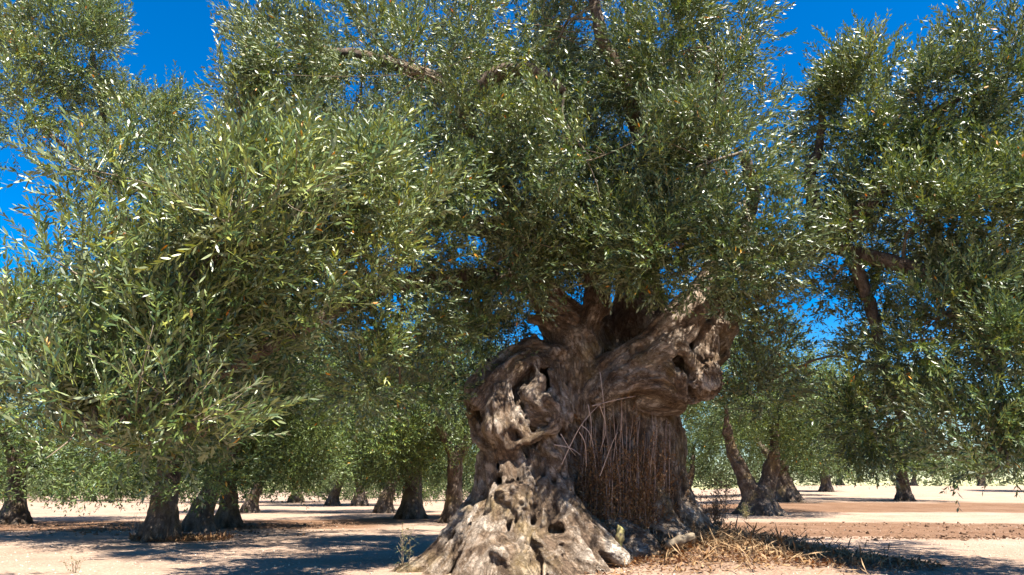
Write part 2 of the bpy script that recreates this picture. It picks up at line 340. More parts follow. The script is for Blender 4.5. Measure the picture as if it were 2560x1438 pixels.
    for c in corners:
        for d in range(3):
            if c[d] == 0:
                c2 = list(c); c2[d] = 1; c2 = tuple(c2)
                va, vb = vals[c], vals[c2]; x = (va < 0) != (vb < 0)
                t = np.where(x, va / np.where(x, va - vb, 1), 0)
                e = np.tile(np.array(c, np.float32), (m, 1)); e[:, d] += t
                pos += e * x[:, None]; cnt += x
    pos = pos / np.maximum(cnt, 1)[:, None]
    V = lo + (ci + pos) * voxel
    F = []
    for d in range(3):
        o1, o2 = [(1, 2), (2, 0), (0, 1)][d]
        sA = [slice(1, -1)] * 3; sB = [slice(1, -1)] * 3
        sA[d] = slice(0, n[d] - 1); sB[d] = slice(1, n[d])
        A, B = inside[tuple(sA)], inside[tuple(sB)]
        for flag in (0, 1):
            e = np.nonzero((A & ~B) if flag == 0 else (B & ~A))
            if not len(e[0]): continue
            base = np.stack(e, -1).astype(int)
            for q in range(3):
                if q != d: base[:, q] += 1
            def cell(a1, a2):
                c = base.copy(); c[:, o1] -= a1; c[:, o2] -= a2
                return vid[c[:, 0], c[:, 1], c[:, 2]]
            qd = np.stack([cell(1, 1), cell(0, 1), cell(0, 0), cell(1, 0)], -1)
            F.append(qd if flag == 0 else qd[:, ::-1])
    F = np.concatenate(F); F = F[(F >= 0).all(1)]
    ridge_v = R[act[0], act[1], act[2]]
    return np_mesh(name, V, F, np.full(len(F), 4), {'ridge': np.clip(0.5 + 0.5 * ridge_v, 0, 1), 'fibre': FB[act[0], act[1], act[2]]}, True)

# ------------------------------------------------------------------ olive shoots: stems with pairs of leaves
def leaf_shape(L, W, detail, curl):
    if detail == 2:
        prof = [(0.0, 0.06), (0.22, 0.36), (0.5, 0.5), (0.78, 0.36), (1.0, 0.0)]
        v = []; f = []
        for k, (t, wd) in enumerate(prof):
            z = -curl * L * t * t
            v += [(t * L, -wd * W, z + abs(wd) * W * 0.25), (t * L, 0, z), (t * L, wd * W, z + abs(wd) * W * 0.25)]
        for k in range(len(prof) - 1):
            a = k * 3; b = a + 3
            f += [(a, b, b + 1, a + 1), (a + 1, b + 1, b + 2, a + 2)]
        return np.array(v), f
    if detail == 1:
        v = [(0, 0, 0), (0.33 * L, -0.46 * W, -curl * L * 0.1), (0.33 * L, 0.46 * W, -curl * L * 0.1), (0.72 * L, -0.40 * W, -curl * L * 0.5), (0.72 * L, 0.40 * W, -curl * L * 0.5), (L, 0, -curl * L)]
        return np.array(v), [(0, 1, 2), (1, 3, 4, 2), (3, 5, 4)]
    v = [(0, 0, 0), (0.5 * L, -0.55 * W, -curl * L * 0.2), (L, 0, -curl * L), (0.5 * L, 0.55 * W, -curl * L * 0.2)]
    return np.array(v), [(0, 1, 2, 3)]
def shoot_template(rng, detail, npairs, length, leaf_len, leaf_w, leaves_from=0.12):
    """returns verts, face list, leaf id per vertex (-1 for the stem), leaf frames; stem runs along +Z"""
    V = []; F = []; C = []; ids = []; n = 0; frames = []
    bend = rng.uniform(-0.35, 0.35, 2)
    def stem(t): return np.array([bend[0] * length * t * t, bend[1] * length * t * t, length * t])
    ph = rng.uniform(0, 6.28); lid = 0
    for k in range(npairs):
        t = leaves_from + (1 - leaves_from) * (k + rng.uniform(-0.2, 0.2)) / max(npairs - 1, 1); t = min(max(t, 0.05), 1)
        p = stem(t); ph += math.pi / 2 + rng.uniform(-0.35, 0.35)
        for sgn in (0, math.pi):
            a = ph + sgn + rng.uniform(-0.3, 0.3)
            al = rng.uniform(0.55, 1.05) * (1.0 - 0.45 * t)
            rad = np.array([math.cos(a), math.sin(a), 0]); sd_ = np.array([bend[0] * 2 * t, bend[1] * 2 * t, 1]); sd_ /= np.linalg.norm(sd_)
            d = math.cos(al) * sd_ + math.sin(al) * rad; nrm = math.sin(al) * sd_ - math.cos(al) * rad
            s = np.cross(nrm, d); s /= np.linalg.norm(s); nrm = np.cross(d, s)
            ro = rng.uniform(-0.5, 0.5); s, nrm = s * math.cos(ro) + nrm * math.sin(ro), nrm * math.cos(ro) - s * math.sin(ro)
            sz = rng.uniform(0.75, 1.15) * (1 - 0.25 * t ** 3)
            lv, lf = leaf_shape(leaf_len * sz, leaf_w * rng.uniform(0.85, 1.15) * sz, detail, rng.uniform(-0.05, 0.22))
            M = np.stack([d, s, nrm], 0)
            V.append(lv @ M + p); frames.append((p, M, leaf_len * sz))
            for q in lf: F.extend([i + n for i in q]); C.append(len(q))
            ids += [lid] * len(lv); n += len(lv); lid += 1
    r = 0.0024
    st = [stem(t) for t in (0, 0.5, 1.0)]
    if not detail:                                            # far shoots: one thin blade for the stem
        V.append(np.array([st[0] + [0.003, 0, 0], st[0] - [0.003, 0, 0], st[2]])); F.extend([n, n + 1, n + 2]); C.append(3); ids += [-1] * 3
        return np.concatenate(V), np.array(F), np.array(C), np.array(ids), frames
    sv = []
    for k, p in enumerate(st):
        for j in range(3):
            an = 2.094 * j; rr = r * (1 - 0.35 * k); sv.append(p + np.array([math.cos(an), math.sin(an), 0]) * rr)
    V.append(np.array(sv))
    for k in range(2):
        for j in range(3):
            q = (k * 3 + j, k * 3 + (j + 1) % 3, k * 3 + 3 + (j + 1) % 3, k * 3 + 3 + j); F.extend([i + n for i in q]); C.append(4)
    ids += [-1] * 9; n += 9
    return np.concatenate(V), np.array(F), np.array(C), np.array(ids), frames
def frames_from_dirs(D, spin):
    D = D / (np.linalg.norm(D, axis=1, keepdims=True) + 1e-9)
    ref = np.where(np.abs(D[:, 2:3]) < 0.9, np.array([[0, 0, 1.0]]), np.array([[1.0, 0, 0]]))
    X = np.cross(ref, D); X /= np.linalg.norm(X, axis=1, keepdims=True) + 1e-9; Y = np.cross(D, X)
    c, s = np.cos(spin)[:, None], np.sin(spin)[:, None]
    X, Y = X * c + Y * s, Y * c - X * s
    return np.stack([X, Y, D], 1)                              # rows are the axes
def leaf_mesh(name, pos, dirs, scale, tint, templates, rng, odd=0.012):
    """every shoot copied as real faces into one mesh; tint = base tint of each shoot"""
    which = rng.integers(0, len(templates), len(pos)); M = frames_from_dirs(dirs, rng.uniform(0, 6.28, len(pos)))
    AV, AF, AC, AT = [], [], [], []; base = 0
    for ti, (tv, tf, tcn, ids, fr) in enumerate(templates):
        sel = np.nonzero(which == ti)[0]
        if not len(sel): continue
        v = np.einsum('vk,nkc->nvc', tv, M[sel]) * scale[sel][:, None, None] + pos[sel][:, None, :]
        nl = ids.max() + 1
        lt = np.clip(tint[sel][:, None] + rng.normal(0, 0.17, (len(sel), nl)), 0, 0.90)
        o = rng.random((len(sel), nl)) < odd; lt[o] = rng.uniform(0.94, 1.0, o.sum())
        lt = np.concatenate([lt, np.full((len(sel), 1), 0.82)], 1)
        AT.append(lt[:, ids].reshape(-1)); AV.append(v.reshape(-1, 3).astype(np.float32))
        nv = len(tv); AF.append((tf[None, :] + (base + np.arange(len(sel)) * nv)[:, None]).reshape(-1)); AC.append(np.tile(tcn, len(sel)))
        base += nv * len(sel)
    return np_mesh(name, np.concatenate(AV), np.concatenate(AF), np.concatenate(AC), {'tint': np.concatenate(AT)}, False)

def lobe_shoots(rng, c, rad, per_m2, gap=0.0, inner=0.25, clump=0.3, up=0.55, jit=0.35, ncf=0.36):
    """shoots over the shell of an ellipsoid, gathered in clumps, with noise-shaped gaps"""
    a, b, d = rad
    area = 4 * math.pi * (((a * b) ** 1.6 + (a * d) ** 1.6 + (b * d) ** 1.6) / 3) ** (1 / 1.6)
    n = int(area * per_m2); nc = max(6, int(area / (clump * clump) * ncf))
    cd = rng.normal(size=(nc, 3)); cd /= np.linalg.norm(cd, axis=1, keepdims=True)
    cr = np.where(rng.random(nc) < inner, rng.uniform(0.35, 0.8, nc), rng.uniform(0.8, 1.08, nc))
    cc = cd * cr[:, None] * np.array(rad)
    k = rng.integers(0, nc, n)
    v = rng.normal(size=(n, 3)); v /= np.linalg.norm(v, axis=1, keepdims=True)
    p = cc[k] + v * (clump * rng.uniform(0.15, 1.0, (n, 1)))
    out = cd[k] * 0.75 + v * 0.65
    dr = out + np.array([0, 0, up]) + rng.normal(0, jit, (n, 3))
    p = p + np.asarray(c)
    keep = fbm(p * 1.7, int(rng.integers(0, 9999)), 2) > -0.75 + gap
    return p[keep], dr[keep], cc + np.asarray(c)

# ------------------------------------------------------------------ the old olive tree
def strand(*pts):
    """(px, py, Y, radius in px) -> world strand"""
    return [(*at(px, py, Y), pxm(r, py, Y)) for px, py, Y, r in pts]
def ball(px, py, Y, r): return (*at(px, py, Y), pxm(r, py, Y))
tree = thing('olive_tree', (TX, TY, 0.0), 'huge ancient olive tree with gnarled hollow trunk and wide silvery crown', 'tree')
TL = np.array([TX, TY, 0.0])
ST_ = [
  # left lobe of the trunk
  strand((1285, 1480, 7.6, 150), (1295, 1400, 7.65, 125), (1305, 1310, 7.68, 100), (1308, 1220, 7.7, 84), (1300, 1140, 7.7, 78), (1285, 1070, 7.7, 80), (1280, 1000, 7.7, 78), (1300, 940, 7.72, 62)),
  strand((1300, 1150, 7.85, 95), (1290, 1030, 7.9, 95), (1310, 950, 7.9, 75), (1325, 905, 7.85, 45)),
  # its left buttress and root
  strand((1225, 1110, 7.6, 30), (1222, 1200, 7.55, 36), (1215, 1260, 7.5, 42), (1175, 1325, 7.35, 46), (1110, 1380, 7.2, 42), (1050, 1425, 7.1, 36), (990, 1460, 7.0, 28)),
  strand((1215, 1280, 7.35, 34), (1150, 1370, 7.1, 34), (1100, 1430, 6.9, 34), (1060, 1480, 6.8, 30)),
  # front roots
  strand((1255, 1240, 7.25, 34), (1245, 1310, 7.1, 46), (1215, 1375, 6.95, 56), (1180, 1430, 6.8, 50), (1150, 1490, 6.65, 44)),
  strand((1240, 1370, 6.85, 36), (1275, 1400, 6.75, 40), (1290, 1450, 6.65, 40)),
  strand((1320, 1200, 7.25, 30), (1320, 1270, 7.15, 38), (1300, 1340, 7.0, 36), (1290, 1400, 6.9, 40), (1340, 1460, 6.7, 40)),
  strand((1385, 1120, 7.35, 26), (1400, 1190, 7.28, 30), (1405, 1250, 7.2, 38), (1435, 1315, 7.05, 46), (1490, 1360, 6.95, 36), (1550, 1400, 6.8, 26)),
  strand((1365, 1230, 7.2, 28), (1360, 1300, 7.05, 30), (1350, 1360, 6.9, 34), (1390, 1410, 6.75, 44), (1430, 1470, 6.6, 44)),
  strand((1420, 1330, 6.95, 36), (1460, 1400, 6.8, 44), (1500, 1450, 6.65, 40)),
  strand((1340, 1370, 6.85, 20), (1400, 1365, 6.8, 22), (1460, 1375, 6.8, 20)),
  # shoulder that folds over the top of the left lobe
  strand((1400, 1110, 7.5, 24), (1410, 1030, 7.5, 30), (1402, 950, 7.52, 34), (1380, 895, 7.55, 36), (1335, 872, 7.58, 34), (1285, 885, 7.6, 32), (1235, 925, 7.6, 34), (1195, 975, 7.58, 34), (1182, 1035, 7.55, 28), (1200, 1090, 7.5, 26), (1240, 1135, 7.4, 24)),
  strand((1360, 905, 7.4, 24), (1330, 900, 7.35, 28), (1290, 925, 7.3, 30), (1240, 960, 7.3, 34), (1205, 1000, 7.3, 30)),
  strand((1345, 915, 7.25, 20), (1350, 950, 7.2, 22), (1325, 985, 7.17, 24), (1340, 1010, 7.15, 20)),
  strand((1375, 930, 7.3, 16), (1385, 985, 7.27, 18), (1378, 1020, 7.22, 16)),
  strand((1250, 975, 7.2, 24), (1250, 1020, 7.12, 36), (1252, 1065, 7.12, 42), (1265, 1110, 7.2, 34), (1275, 1150, 7.3, 26)),
  strand((1285, 1030, 7.12, 16), (1305, 1070, 7.1, 17), (1320, 1090, 7.12, 16)),
  # curl with rings
  strand((1335, 1012, 7.15, 13), (1365, 1000, 7.14, 14), (1388, 1018, 7.16, 15), (1394, 1045, 7.18, 15), (1380, 1072, 7.16, 13), (1350, 1082, 7.13, 13), (1315, 1102, 7.12, 15), (1285, 1115, 7.15, 14)),
  strand((1340, 1040, 7.24, 34), (1360, 1050, 7.26, 32)),
  strand((1365, 1085, 7.3, 26), (1375, 1120, 7.3, 26), (1400, 1170, 7.25, 18), (1428, 1215, 7.2, 14), (1428, 1250, 7.2, 16)),
  strand((1270, 1170, 7.25, 24), (1275, 1230, 7.2, 26), (1290, 1260, 7.15, 26)),
  strand((1265, 1245, 7.08, 24), (1285, 1235, 7.06, 20), (1300, 1255, 7.06, 18), (1290, 1275, 7.06, 20)),
  # back trunk
  strand((1570, 1480, 8.3, 210), (1565, 1400, 8.3, 175), (1560, 1300, 8.3, 150), (1562, 1150, 8.3, 136), (1556, 1040, 8.25, 130), (1535, 950, 8.2, 105), (1500, 880, 8.1, 78)),
  strand((1672, 980, 8.2, 26), (1678, 1080, 8.15, 26), (1685, 1190, 8.1, 30), (1705, 1270, 8.0, 36), (1760, 1340, 7.85, 38), (1830, 1390, 7.7, 32), (1910, 1430, 7.5, 24)),
  strand((1620, 1230, 7.75, 40), (1650, 1310, 7.6, 46), (1710, 1380, 7.35, 44), (1790, 1440, 7.1, 36)),
  strand((1510, 1270, 7.7, 34), (1520, 1330, 7.5, 38), (1585, 1385, 7.25, 42), (1670, 1430, 7.05, 36), (1740, 1470, 6.9, 30)),
  strand((1560, 1330, 7.4, 28), (1640, 1400, 7.15, 30), (1700, 1440, 7.0, 26)),
  strand((1460, 1300, 7.5, 34), (1500, 1350, 7.3, 30), (1560, 1400, 7.05, 28)),
  # fork
  strand((1440, 1010, 7.75, 46), (1450, 940, 7.75, 60), (1440, 860, 7.85, 70), (1400, 790, 7.9, 56), (1365, 735, 7.9, 46), (1335, 680, 7.9, 40), (1315, 600, 7.8, 34), (1285, 540, 7.7, 30)),
  strand((1400, 830, 7.75, 30), (1375, 800, 7.75, 22), (1330, 795, 7.8, 12)),
  strand((1460, 840, 7.7, 40), (1490, 780, 7.75, 36), (1500, 720, 7.85, 30), (1480, 660, 7.9, 26), (1470, 560, 7.8, 22)),
  strand((1530, 900, 8.6, 90), (1590, 820, 8.65, 80), (1600, 740, 8.5, 58), (1585, 670, 8.4, 44), (1600, 560, 8.2, 34)),
  strand((1500, 790, 7.75, 22), (1530, 800, 7.72, 15), (1560, 795, 7.75, 10)),
  # right limb
  strand((1450, 985, 7.75, 46), (1500, 945, 7.6, 46), (1560, 900, 7.45, 36), (1630, 862, 7.35, 37), (1690, 815, 7.35, 40), (1735, 765, 7.4, 40), (1775, 715, 7.45, 38), (1795, 650, 7.45, 32), (1830, 580, 7.4, 30)),
  strand((1540, 935, 7.4, 26), (1610, 905, 7.25, 24), (1670, 868, 7.2, 26), (1715, 830, 7.25, 26), (1745, 780, 7.3, 24), (1765, 730, 7.35, 22)),
  strand((1590, 905, 7.22, 16), (1640, 880, 7.15, 15), (1690, 868, 7.15, 15), (1722, 885, 7.18, 13), (1728, 915, 7.2, 12)),
  strand((1800, 700, 7.55, 30), (1824, 770, 7.55, 26), (1820, 820, 7.55, 24), (1790, 865, 7.6, 34), (1745, 905, 7.6, 40), (1705, 940, 7.6, 38)),
  strand((1785, 760, 7.42, 26), (1795, 810, 7.4, 30), (1822, 818, 7.42, 20)),
  strand((1760, 830, 7.4, 30), (1755, 890, 7.42, 34)),
  strand((1745, 940, 7.38, 42), (1752, 950, 7.36, 42)),
  strand((1500, 985, 7.55, 30), (1545, 955, 7.38, 34), (1600, 948, 7.3, 34), (1650, 962, 7.32, 32), (1690, 985, 7.4, 26), (1725, 985, 7.45, 22)),
  strand((1640, 910, 7.25, 18), (1665, 922, 7.2, 20), (1695, 945, 7.25, 22), (1700, 975, 7.35, 20)),
  strand((1620, 990, 7.6, 40), (1680, 1000, 7.7, 40)),
  strand((1640, 905, 7.6, 42), (1720, 885, 7.65, 42)), strand((1415, 980, 7.95, 55), (1425, 1100, 7.95, 55), (1430, 1220, 7.9, 60)),
  # knot ring
  strand((1580, 880, 7.24, 7), (1582, 865, 7.24, 7), (1596, 858, 7.24, 7), (1608, 868, 7.24, 7), (1602, 882, 7.24, 7), (1590, 888, 7.24, 7), (1580, 880, 7.24, 7)),
]
rngT = np.random.default_rng(4)
for kx in range(11):                                          # flutes down the back trunk
    a = -0.9 + kx * 0.27
    x0 = 1560 + 132 * math.sin(a * 1.05); yy = 8.28 - 0.60 * math.cos(a)
    ST_.append(strand((x0 + rngT.uniform(-8, 8), 1000 + rngT.uniform(-20, 20), yy, 12), (x0 + rngT.uniform(-10, 10), 1130, yy - 0.02, rngT.uniform(16, 24)), (x0 + rngT.uniform(-10, 10), 1250, yy - 0.06, rngT.uniform(18, 28)), (x0 + 22 * math.sin(a) + rngT.uniform(-10, 10), 1350, yy - 0.22, 28)))
for kx in range(16):                                          # small surface roots and knees
    x0 = rngT.uniform(1060, 1540); y0 = rngT.uniform(1330, 1420); dx = (x0 - 1310) * 0.25
    Y0 = 7.05 - 0.55 * (y0 - 1310) / 130 + abs(x0 - 1310) / 900
    ST_.append(strand((x0, y0, Y0, rngT.uniform(10, 20)), (x0 + dx * 0.5 + rngT.uniform(-20, 20), y0 + 30, Y0 - 0.1, rngT.uniform(12, 24)), (x0 + dx + rngT.uniform(-20, 20), y0 + 70, Y0 - 0.22, rngT.uniform(10, 20))))
CU = [ball(1302, 1015, 7.0, 20), ball(1318, 1060, 7.02, 15), ball(1300, 990, 7.05, 14), ball(1398, 1328, 6.88, 26), ball(1338, 1268, 7.0, 12), ball(1335, 1362, 6.78, 15), ball(1262, 1330, 6.98, 11), ball(1265, 1362, 6.8, 12),
      ball(1140, 1345, 7.12, 18), ball(1590, 1015, 7.4, 26), ball(1635, 1005, 7.35, 22), ball(1585, 835, 8.0, 72), ball(1545, 820, 7.8, 45), ball(1575, 830, 7.72, 52), ball(1525, 845, 7.62, 26), ball(1594, 872, 7.16, 11), ball(1683, 896, 7.05, 15), ball(1655, 893, 7.05, 12),
      ball(1805, 880, 7.5, 14), ball(1245, 905, 7.35, 12), ball(1375, 1165, 7.05, 14), ball(1360, 1210, 7.05, 12), ball(1405, 1215, 7.02, 13), ball(1530, 740, 7.7, 18), ball(1230, 1420, 6.55, 18), ball(1420, 1400, 6.5, 20)]
for kx in range(26):
    x0 = rngT.uniform(1180, 1460); y0 = rngT.uniform(1120, 1400)
    CU.append(ball(x0, y0, 7.22 - 0.42 * max(0, (y0 - 1200)) / 200 - 0.02, rngT.uniform(6, 13)))
for kx in range(34):                                          # wandering cords of wood over the left lobe
    a = rngT.uniform(-1.25, 1.15); y0 = rngT.uniform(1090, 1290); n_ = int(rngT.integers(3, 6)); q = []
    for e in range(n_):
        yy_ = y0 + e * 42; R_ = 100 + 0.0016 * max(0, yy_ - 1180) ** 2; a += rngT.uniform(-0.16, 0.16)
        q.append((1302 + R_ * math.sin(a), yy_, 7.70 - pxm(R_, yy_, 7.6) * math.cos(a) * 1.02, rngT.uniform(8, 19)))
    ST_.append(strand(*q))
def crease(*pts, r=9):
    Q = smooth_path(np.array(pts, float), 22)
    for e in Q: CU.append(ball(e[0], e[1], e[2], r * rngT.uniform(0.8, 1.25)))
crease((1515, 940, 7.25), (1575, 920, 7.08), (1640, 930, 7.05), (1690, 962, 7.1), (1706, 990, 7.2), r=9)
crease((1250, 912, 7.22), (1305, 892, 7.18), (1350, 905, 7.18), (1370, 945, 7.2), (1382, 990, 7.2), r=8)
crease((1412, 890, 7.45), (1428, 960, 7.45), (1432, 1040, 7.45), (1420, 1110, 7.4), r=15)
crease((1700, 905, 7.2), (1698, 940, 7.15), (1712, 975, 7.2), r=8)
crease((1770, 720, 7.15), (1765, 780, 7.12), (1755, 840, 7.15), (1735, 880, 7.18), r=8)
crease((1225, 1000, 7.2), (1218, 1060, 7.2), (1235, 1120, 7.22), (1255, 1180, 7.3), r=10)
crease((1315, 1120, 7.1), (1330, 1180, 7.15), (1340, 1240, 7.05), r=9)
KN = [ball(1748, 946, 7.37, 50), ball(1280, 1250, 7.05, 36)]
me = carve('trunk', [[(q[0] - TX, q[1] - TY, q[2], q[3]) for q in s] for s in ST_], [(q[0] - TX, q[1] - TY, q[2], q[3]) for q in CU], 0.022, 0.042, seed=11, k=0.018, knots=[(q[0] - TX, q[1] - TY, q[2], q[3]) for q in KN])
trunk = link('trunk', me, M_BARK, tree)

# boughs that leave the fork
def bough(pts, parent=tree, origin=TL, n=26, material=M_BARK_BG, seed=0, name='bough', sides=10):
    rr = np.random.default_rng(seed); P = np.array([(*at(px, py, Y), pxm(r, py, Y)) for px, py, Y, r in pts]); P[:, :3] -= origin
    Q = smooth_path(P, n); G_ = Geo(); G_.tube(Q[:, :3] + rr.normal(0, 0.006, (n, 3)), np.maximum(Q[:, 3], 0.004), sides, 0.5, True, 0.12, rr)
    return link(name, G_.mesh(name), material, parent), Q[:, :3] + origin
BOUGHS = [
  [(1300, 560, 7.7, 32), (1240, 430, 7.3, 26), (1165, 300, 6.9, 24), (1190, 235, 6.75, 22), (1235, 190, 6.65, 20), (1295, 172, 6.6, 18), (1350, 185, 6.55, 15), (1410, 230, 6.5, 10)],
  [(1320, 610, 7.8, 32), (1180, 560, 7.2, 26), (980, 520, 6.3, 24), (820, 500, 5.4, 22), (660, 580, 4.6, 20), (520, 660, 4.1, 14), (400, 740, 3.9, 9)],
  [(1350, 700, 7.9, 34), (1150, 700, 7.4, 26), (950, 720, 6.4, 24), (750, 820, 5.3, 22), (560, 930, 4.5, 18), (380, 1010, 4.1, 12), (250, 1080, 4.0, 8)],
  [(1470, 580, 7.85, 24), (1400, 420, 7.4, 24), (1200, 250, 7.9, 20), (950, 150, 7.9, 16), (760, 120, 7.6, 10)],
  [(1600, 580, 8.2, 34), (1620, 400, 7.6, 26), (1560, 220, 7.0, 22), (1500, 80, 6.7, 16), (1480, -80, 6.7, 10)],
  [(1600, 620, 8.3, 34), (1720, 480, 7.4, 24), (1790, 320, 6.8, 18), (1800, 180, 6.5, 12)],
  [(1825, 590, 7.4, 30), (1870, 640, 7.2, 30), (1960, 635, 7.0, 28), (2050, 600, 6.9, 24), (2110, 560, 6.8, 22), (2200, 470, 6.7, 18), (2280, 320, 6.6, 14), (2340, 280, 6.5, 10), (2420, 230, 6.4, 6)],
  [(2030, 610, 6.9, 20), (2035, 520, 6.8, 17), (2025, 430, 6.8, 14), (2045, 380, 6.75, 11), (2060, 250, 6.7, 7)],
  [(2040, 600, 6.9, 20), (2160, 640, 6.8, 20), (2320, 690, 6.5, 17), (2450, 830, 6.2, 13), (2500, 1000, 6.0, 9), (2480, 1130, 6.0, 5)],
  [(2130, 640, 6.8, 16), (2180, 780, 6.9, 14), (2220, 950, 7.0, 10), (2260, 1070, 7.0, 6)],
  [(1830, 620, 7.4, 20), (1880, 500, 6.8, 18), (1860, 380, 6.4, 12)],
]
bough_pts = []
for k, b in enumerate(BOUGHS):
    o, Q = bough(b, seed=k); bough_pts.append(Q)
BP = np.concatenate(bough_pts)

rng = np.random.default_rng(20)
T_NEAR = [shoot_template(rng, 1, int(rng.integers(7, 12)), rng.uniform(0.24, 0.38), 0.068, 0.0165) for _ in range(12)]
T_MID = [shoot_template(rng, 0, int(rng.integers(6, 10)), rng.uniform(0.18, 0.32), 0.070, 0.0200) for _ in range(14)]
#        px    py   rx   ry   Y    per_m2 gap  near
LOBES = [
  (620, 600, 290, 230, 3.9, 105, 0.30, 1), (330, 760, 250, 220, 4.0, 100, 0.30, 1), (870, 450, 220, 200, 4.5, 95, 0.28, 1), (440, 960, 300, 160, 3.95, 100, 0.30, 1),
  (760, 800, 170, 150, 4.6, 80, 0.45, 1), (190, 1050, 200, 130, 4.0, 95, 0.30, 1), (500, 1080, 170, 70, 4.2, 80, 0.35, 1), (190, 590, 90, 60, 5.4, 60, 0.45, 1), (350, 470, 200, 110, 4.6, 90, 0.35, 1),
  (70, 800, 110, 110, 4.3, 85, 0.35, 1), (900, 640, 150, 130, 4.9, 85, 0.35, 1), (120, 900, 130, 90, 4.0, 90, .3, 1),
  (1000, 180, 330, 200, 6.7, 66, 0.30, 0), (680, 130, 130, 150, 6.9, 60, 0.35, 0), (640, 300, 110, 110, 6.6, 60, 0.35, 0), (1400, 90, 330, 160, 6.9, 60, 0.35, 0), (1700, 130, 180, 170, 6.7, 60, 0.3, 0),
  (1130, 440, 250, 150, 6.5, 66, 0.32, 0), (1480, 400, 260, 140, 6.4, 66, 0.32, 0), (1740, 420, 190, 150, 6.2, 66, 0.28, 0), (1830, 270, 100, 130, 6.5, 60, 0.3, 0),
  (1880, 580, 130, 130, 6.3, 70, 0.28, 0), (1500, 590, 260, 80, 6.6, 66, 0.32, 0), (1700, 620, 150, 80, 6.4, 66, .3, 0), (1010, 640, 160, 130, 6.3, 60, 0.35, 0), (1020, 800, 160, 90, 6.9, 52, 0.52, 0), (1230, 700, 110, 70, 7.0, 55, 0.45, 0),
  (1180, 830, 90, 60, 7.3, 45, 0.6, 0), (1250, 650, 130, 75, 6.9, 60, .3, 0), (1480, 470, 300, 110, 7.7, 48, .25, 0), (1620, 560, 200, 80, 7.8, 50, .25, 0), (1440, 680, 90, 60, 8.9, 60, .25, 0), (1500, 660, 110, 40, 7.1, 60, .3, 0), (1420, 610, 120, 60, 6.9, 60, .3, 0), (1600, 655, 110, 50, 6.9, 60, .3, 0), (1170, 760, 110, 70, 7.2, 55, .35, 0), (1270, 780, 90, 60, 8.8, 55, .35, 0), (1380, 640, 120, 70, 8.6, 50, .3, 0), (1690, 690, 60, 40, 7.0, 60, .35, 0), (1840, 690, 70, 40, 6.9, 60, .35, 0), (900, 900, 110, 80, 6.2, 45, 0.62, 0), (1000, 960, 150, 60, 7.2, 45, 0.5, 0),
  (1550, -150, 330, 130, 7.2, 40, 0.3, 0), (900, 350, 300, 220, 9.0, 34, 0.35, 0), (1300, 550, 300, 160, 9.2, 34, 0.35, 0), (1750, 450, 260, 220, 9.0, 34, 0.35, 0), (1250, 150, 350, 150, 9.3, 30, 0.35, 0), (2350, 450, 260, 250, 8.6, 30, .35, 0), (2350, 850, 260, 200, 8.4, 32, .35, 0), (640, 560, 230, 180, 4.9, 75, 0.3, 0), (380, 800, 230, 190, 4.9, 75, 0.3, 0), (850, 480, 170, 150, 5.4, 70, 0.3, 0), (430, 980, 240, 120, 4.8, 70, .3, 0), (1800, 780, 120, 130, 8.9, 36, .35, 0), (1100, 900, 160, 90, 9.0, 34, .4, 0), (1300, 300, 240, 170, 8.6, 40, 0.4, 0), (1600, 250, 240, 170, 8.8, 40, 0.4, 0),
  (2230, 290, 170, 190, 6.7, 84, 0.30, 0), (2450, 260, 170, 200, 6.5, 84, 0.30, 0), (2100, 260, 70, 170, 6.8, 50, 0.45, 0), (2300, 560, 230, 170, 6.5, 80, 0.32, 0), (2520, 560, 150, 180, 6.2, 80, 0.34, 0), (2330, 800, 200, 150, 6.4, 80, 0.34, 0),
  (2500, 900, 150, 190, 6.1, 80, 0.34, 0), (2180, 1000, 160, 110, 7.0, 55, 0.38, 0), (2440, 1090, 140, 90, 6.0, 55, 0.38, 0), (2080, 700, 110, 80, 6.9, 45, 0.5, 0), (1940, 760, 110, 100, 7.2, 52, 0.4, 0), (1930, 950, 90, 110, 7.8, 50, .42, 0), (2520, 1160, 80, 60, 5.8, 45, .45, 0), (2700, 600, 200, 350, 6.4, 40, .35, 0), (2160, 670, 130, 80, 8.2, 55, .28, 0), (2110, 590, 80, 50, 7.3, 60, .3, 0), (2190, 760, 90, 60, 7.4, 55, .35, 0), (1230, 830, 70, 50, 9.2, 55, .35, 0),
]
SD = np.array(SDIR)
SUN_GAPS = [((0.1, 7.05, 1.75), 0.36, 0.15), ((0.15, 6.9, 1.1), 0.36, 0.15), ((0.3, 6.6, 0.2), 0.5, 0.2), ((1.9, 7.2, 2.4), 0.36, 0.1), ((-3.3, 9.0, 0), 0.8, 0.35), ((-2.2, 9.4, 0), 0.7, 0.4), ((-4.2, 7.3, 0), 1.0, 0.3), ((3.6, 9.5, 0), 0.9, 0.35), ((0.9, 6.9, 0.1), 0.3, 0.3)]
acc = {0: [[], [], []], 1: [[], [], []]}
tw = Geo(); rt = np.random.default_rng(3)
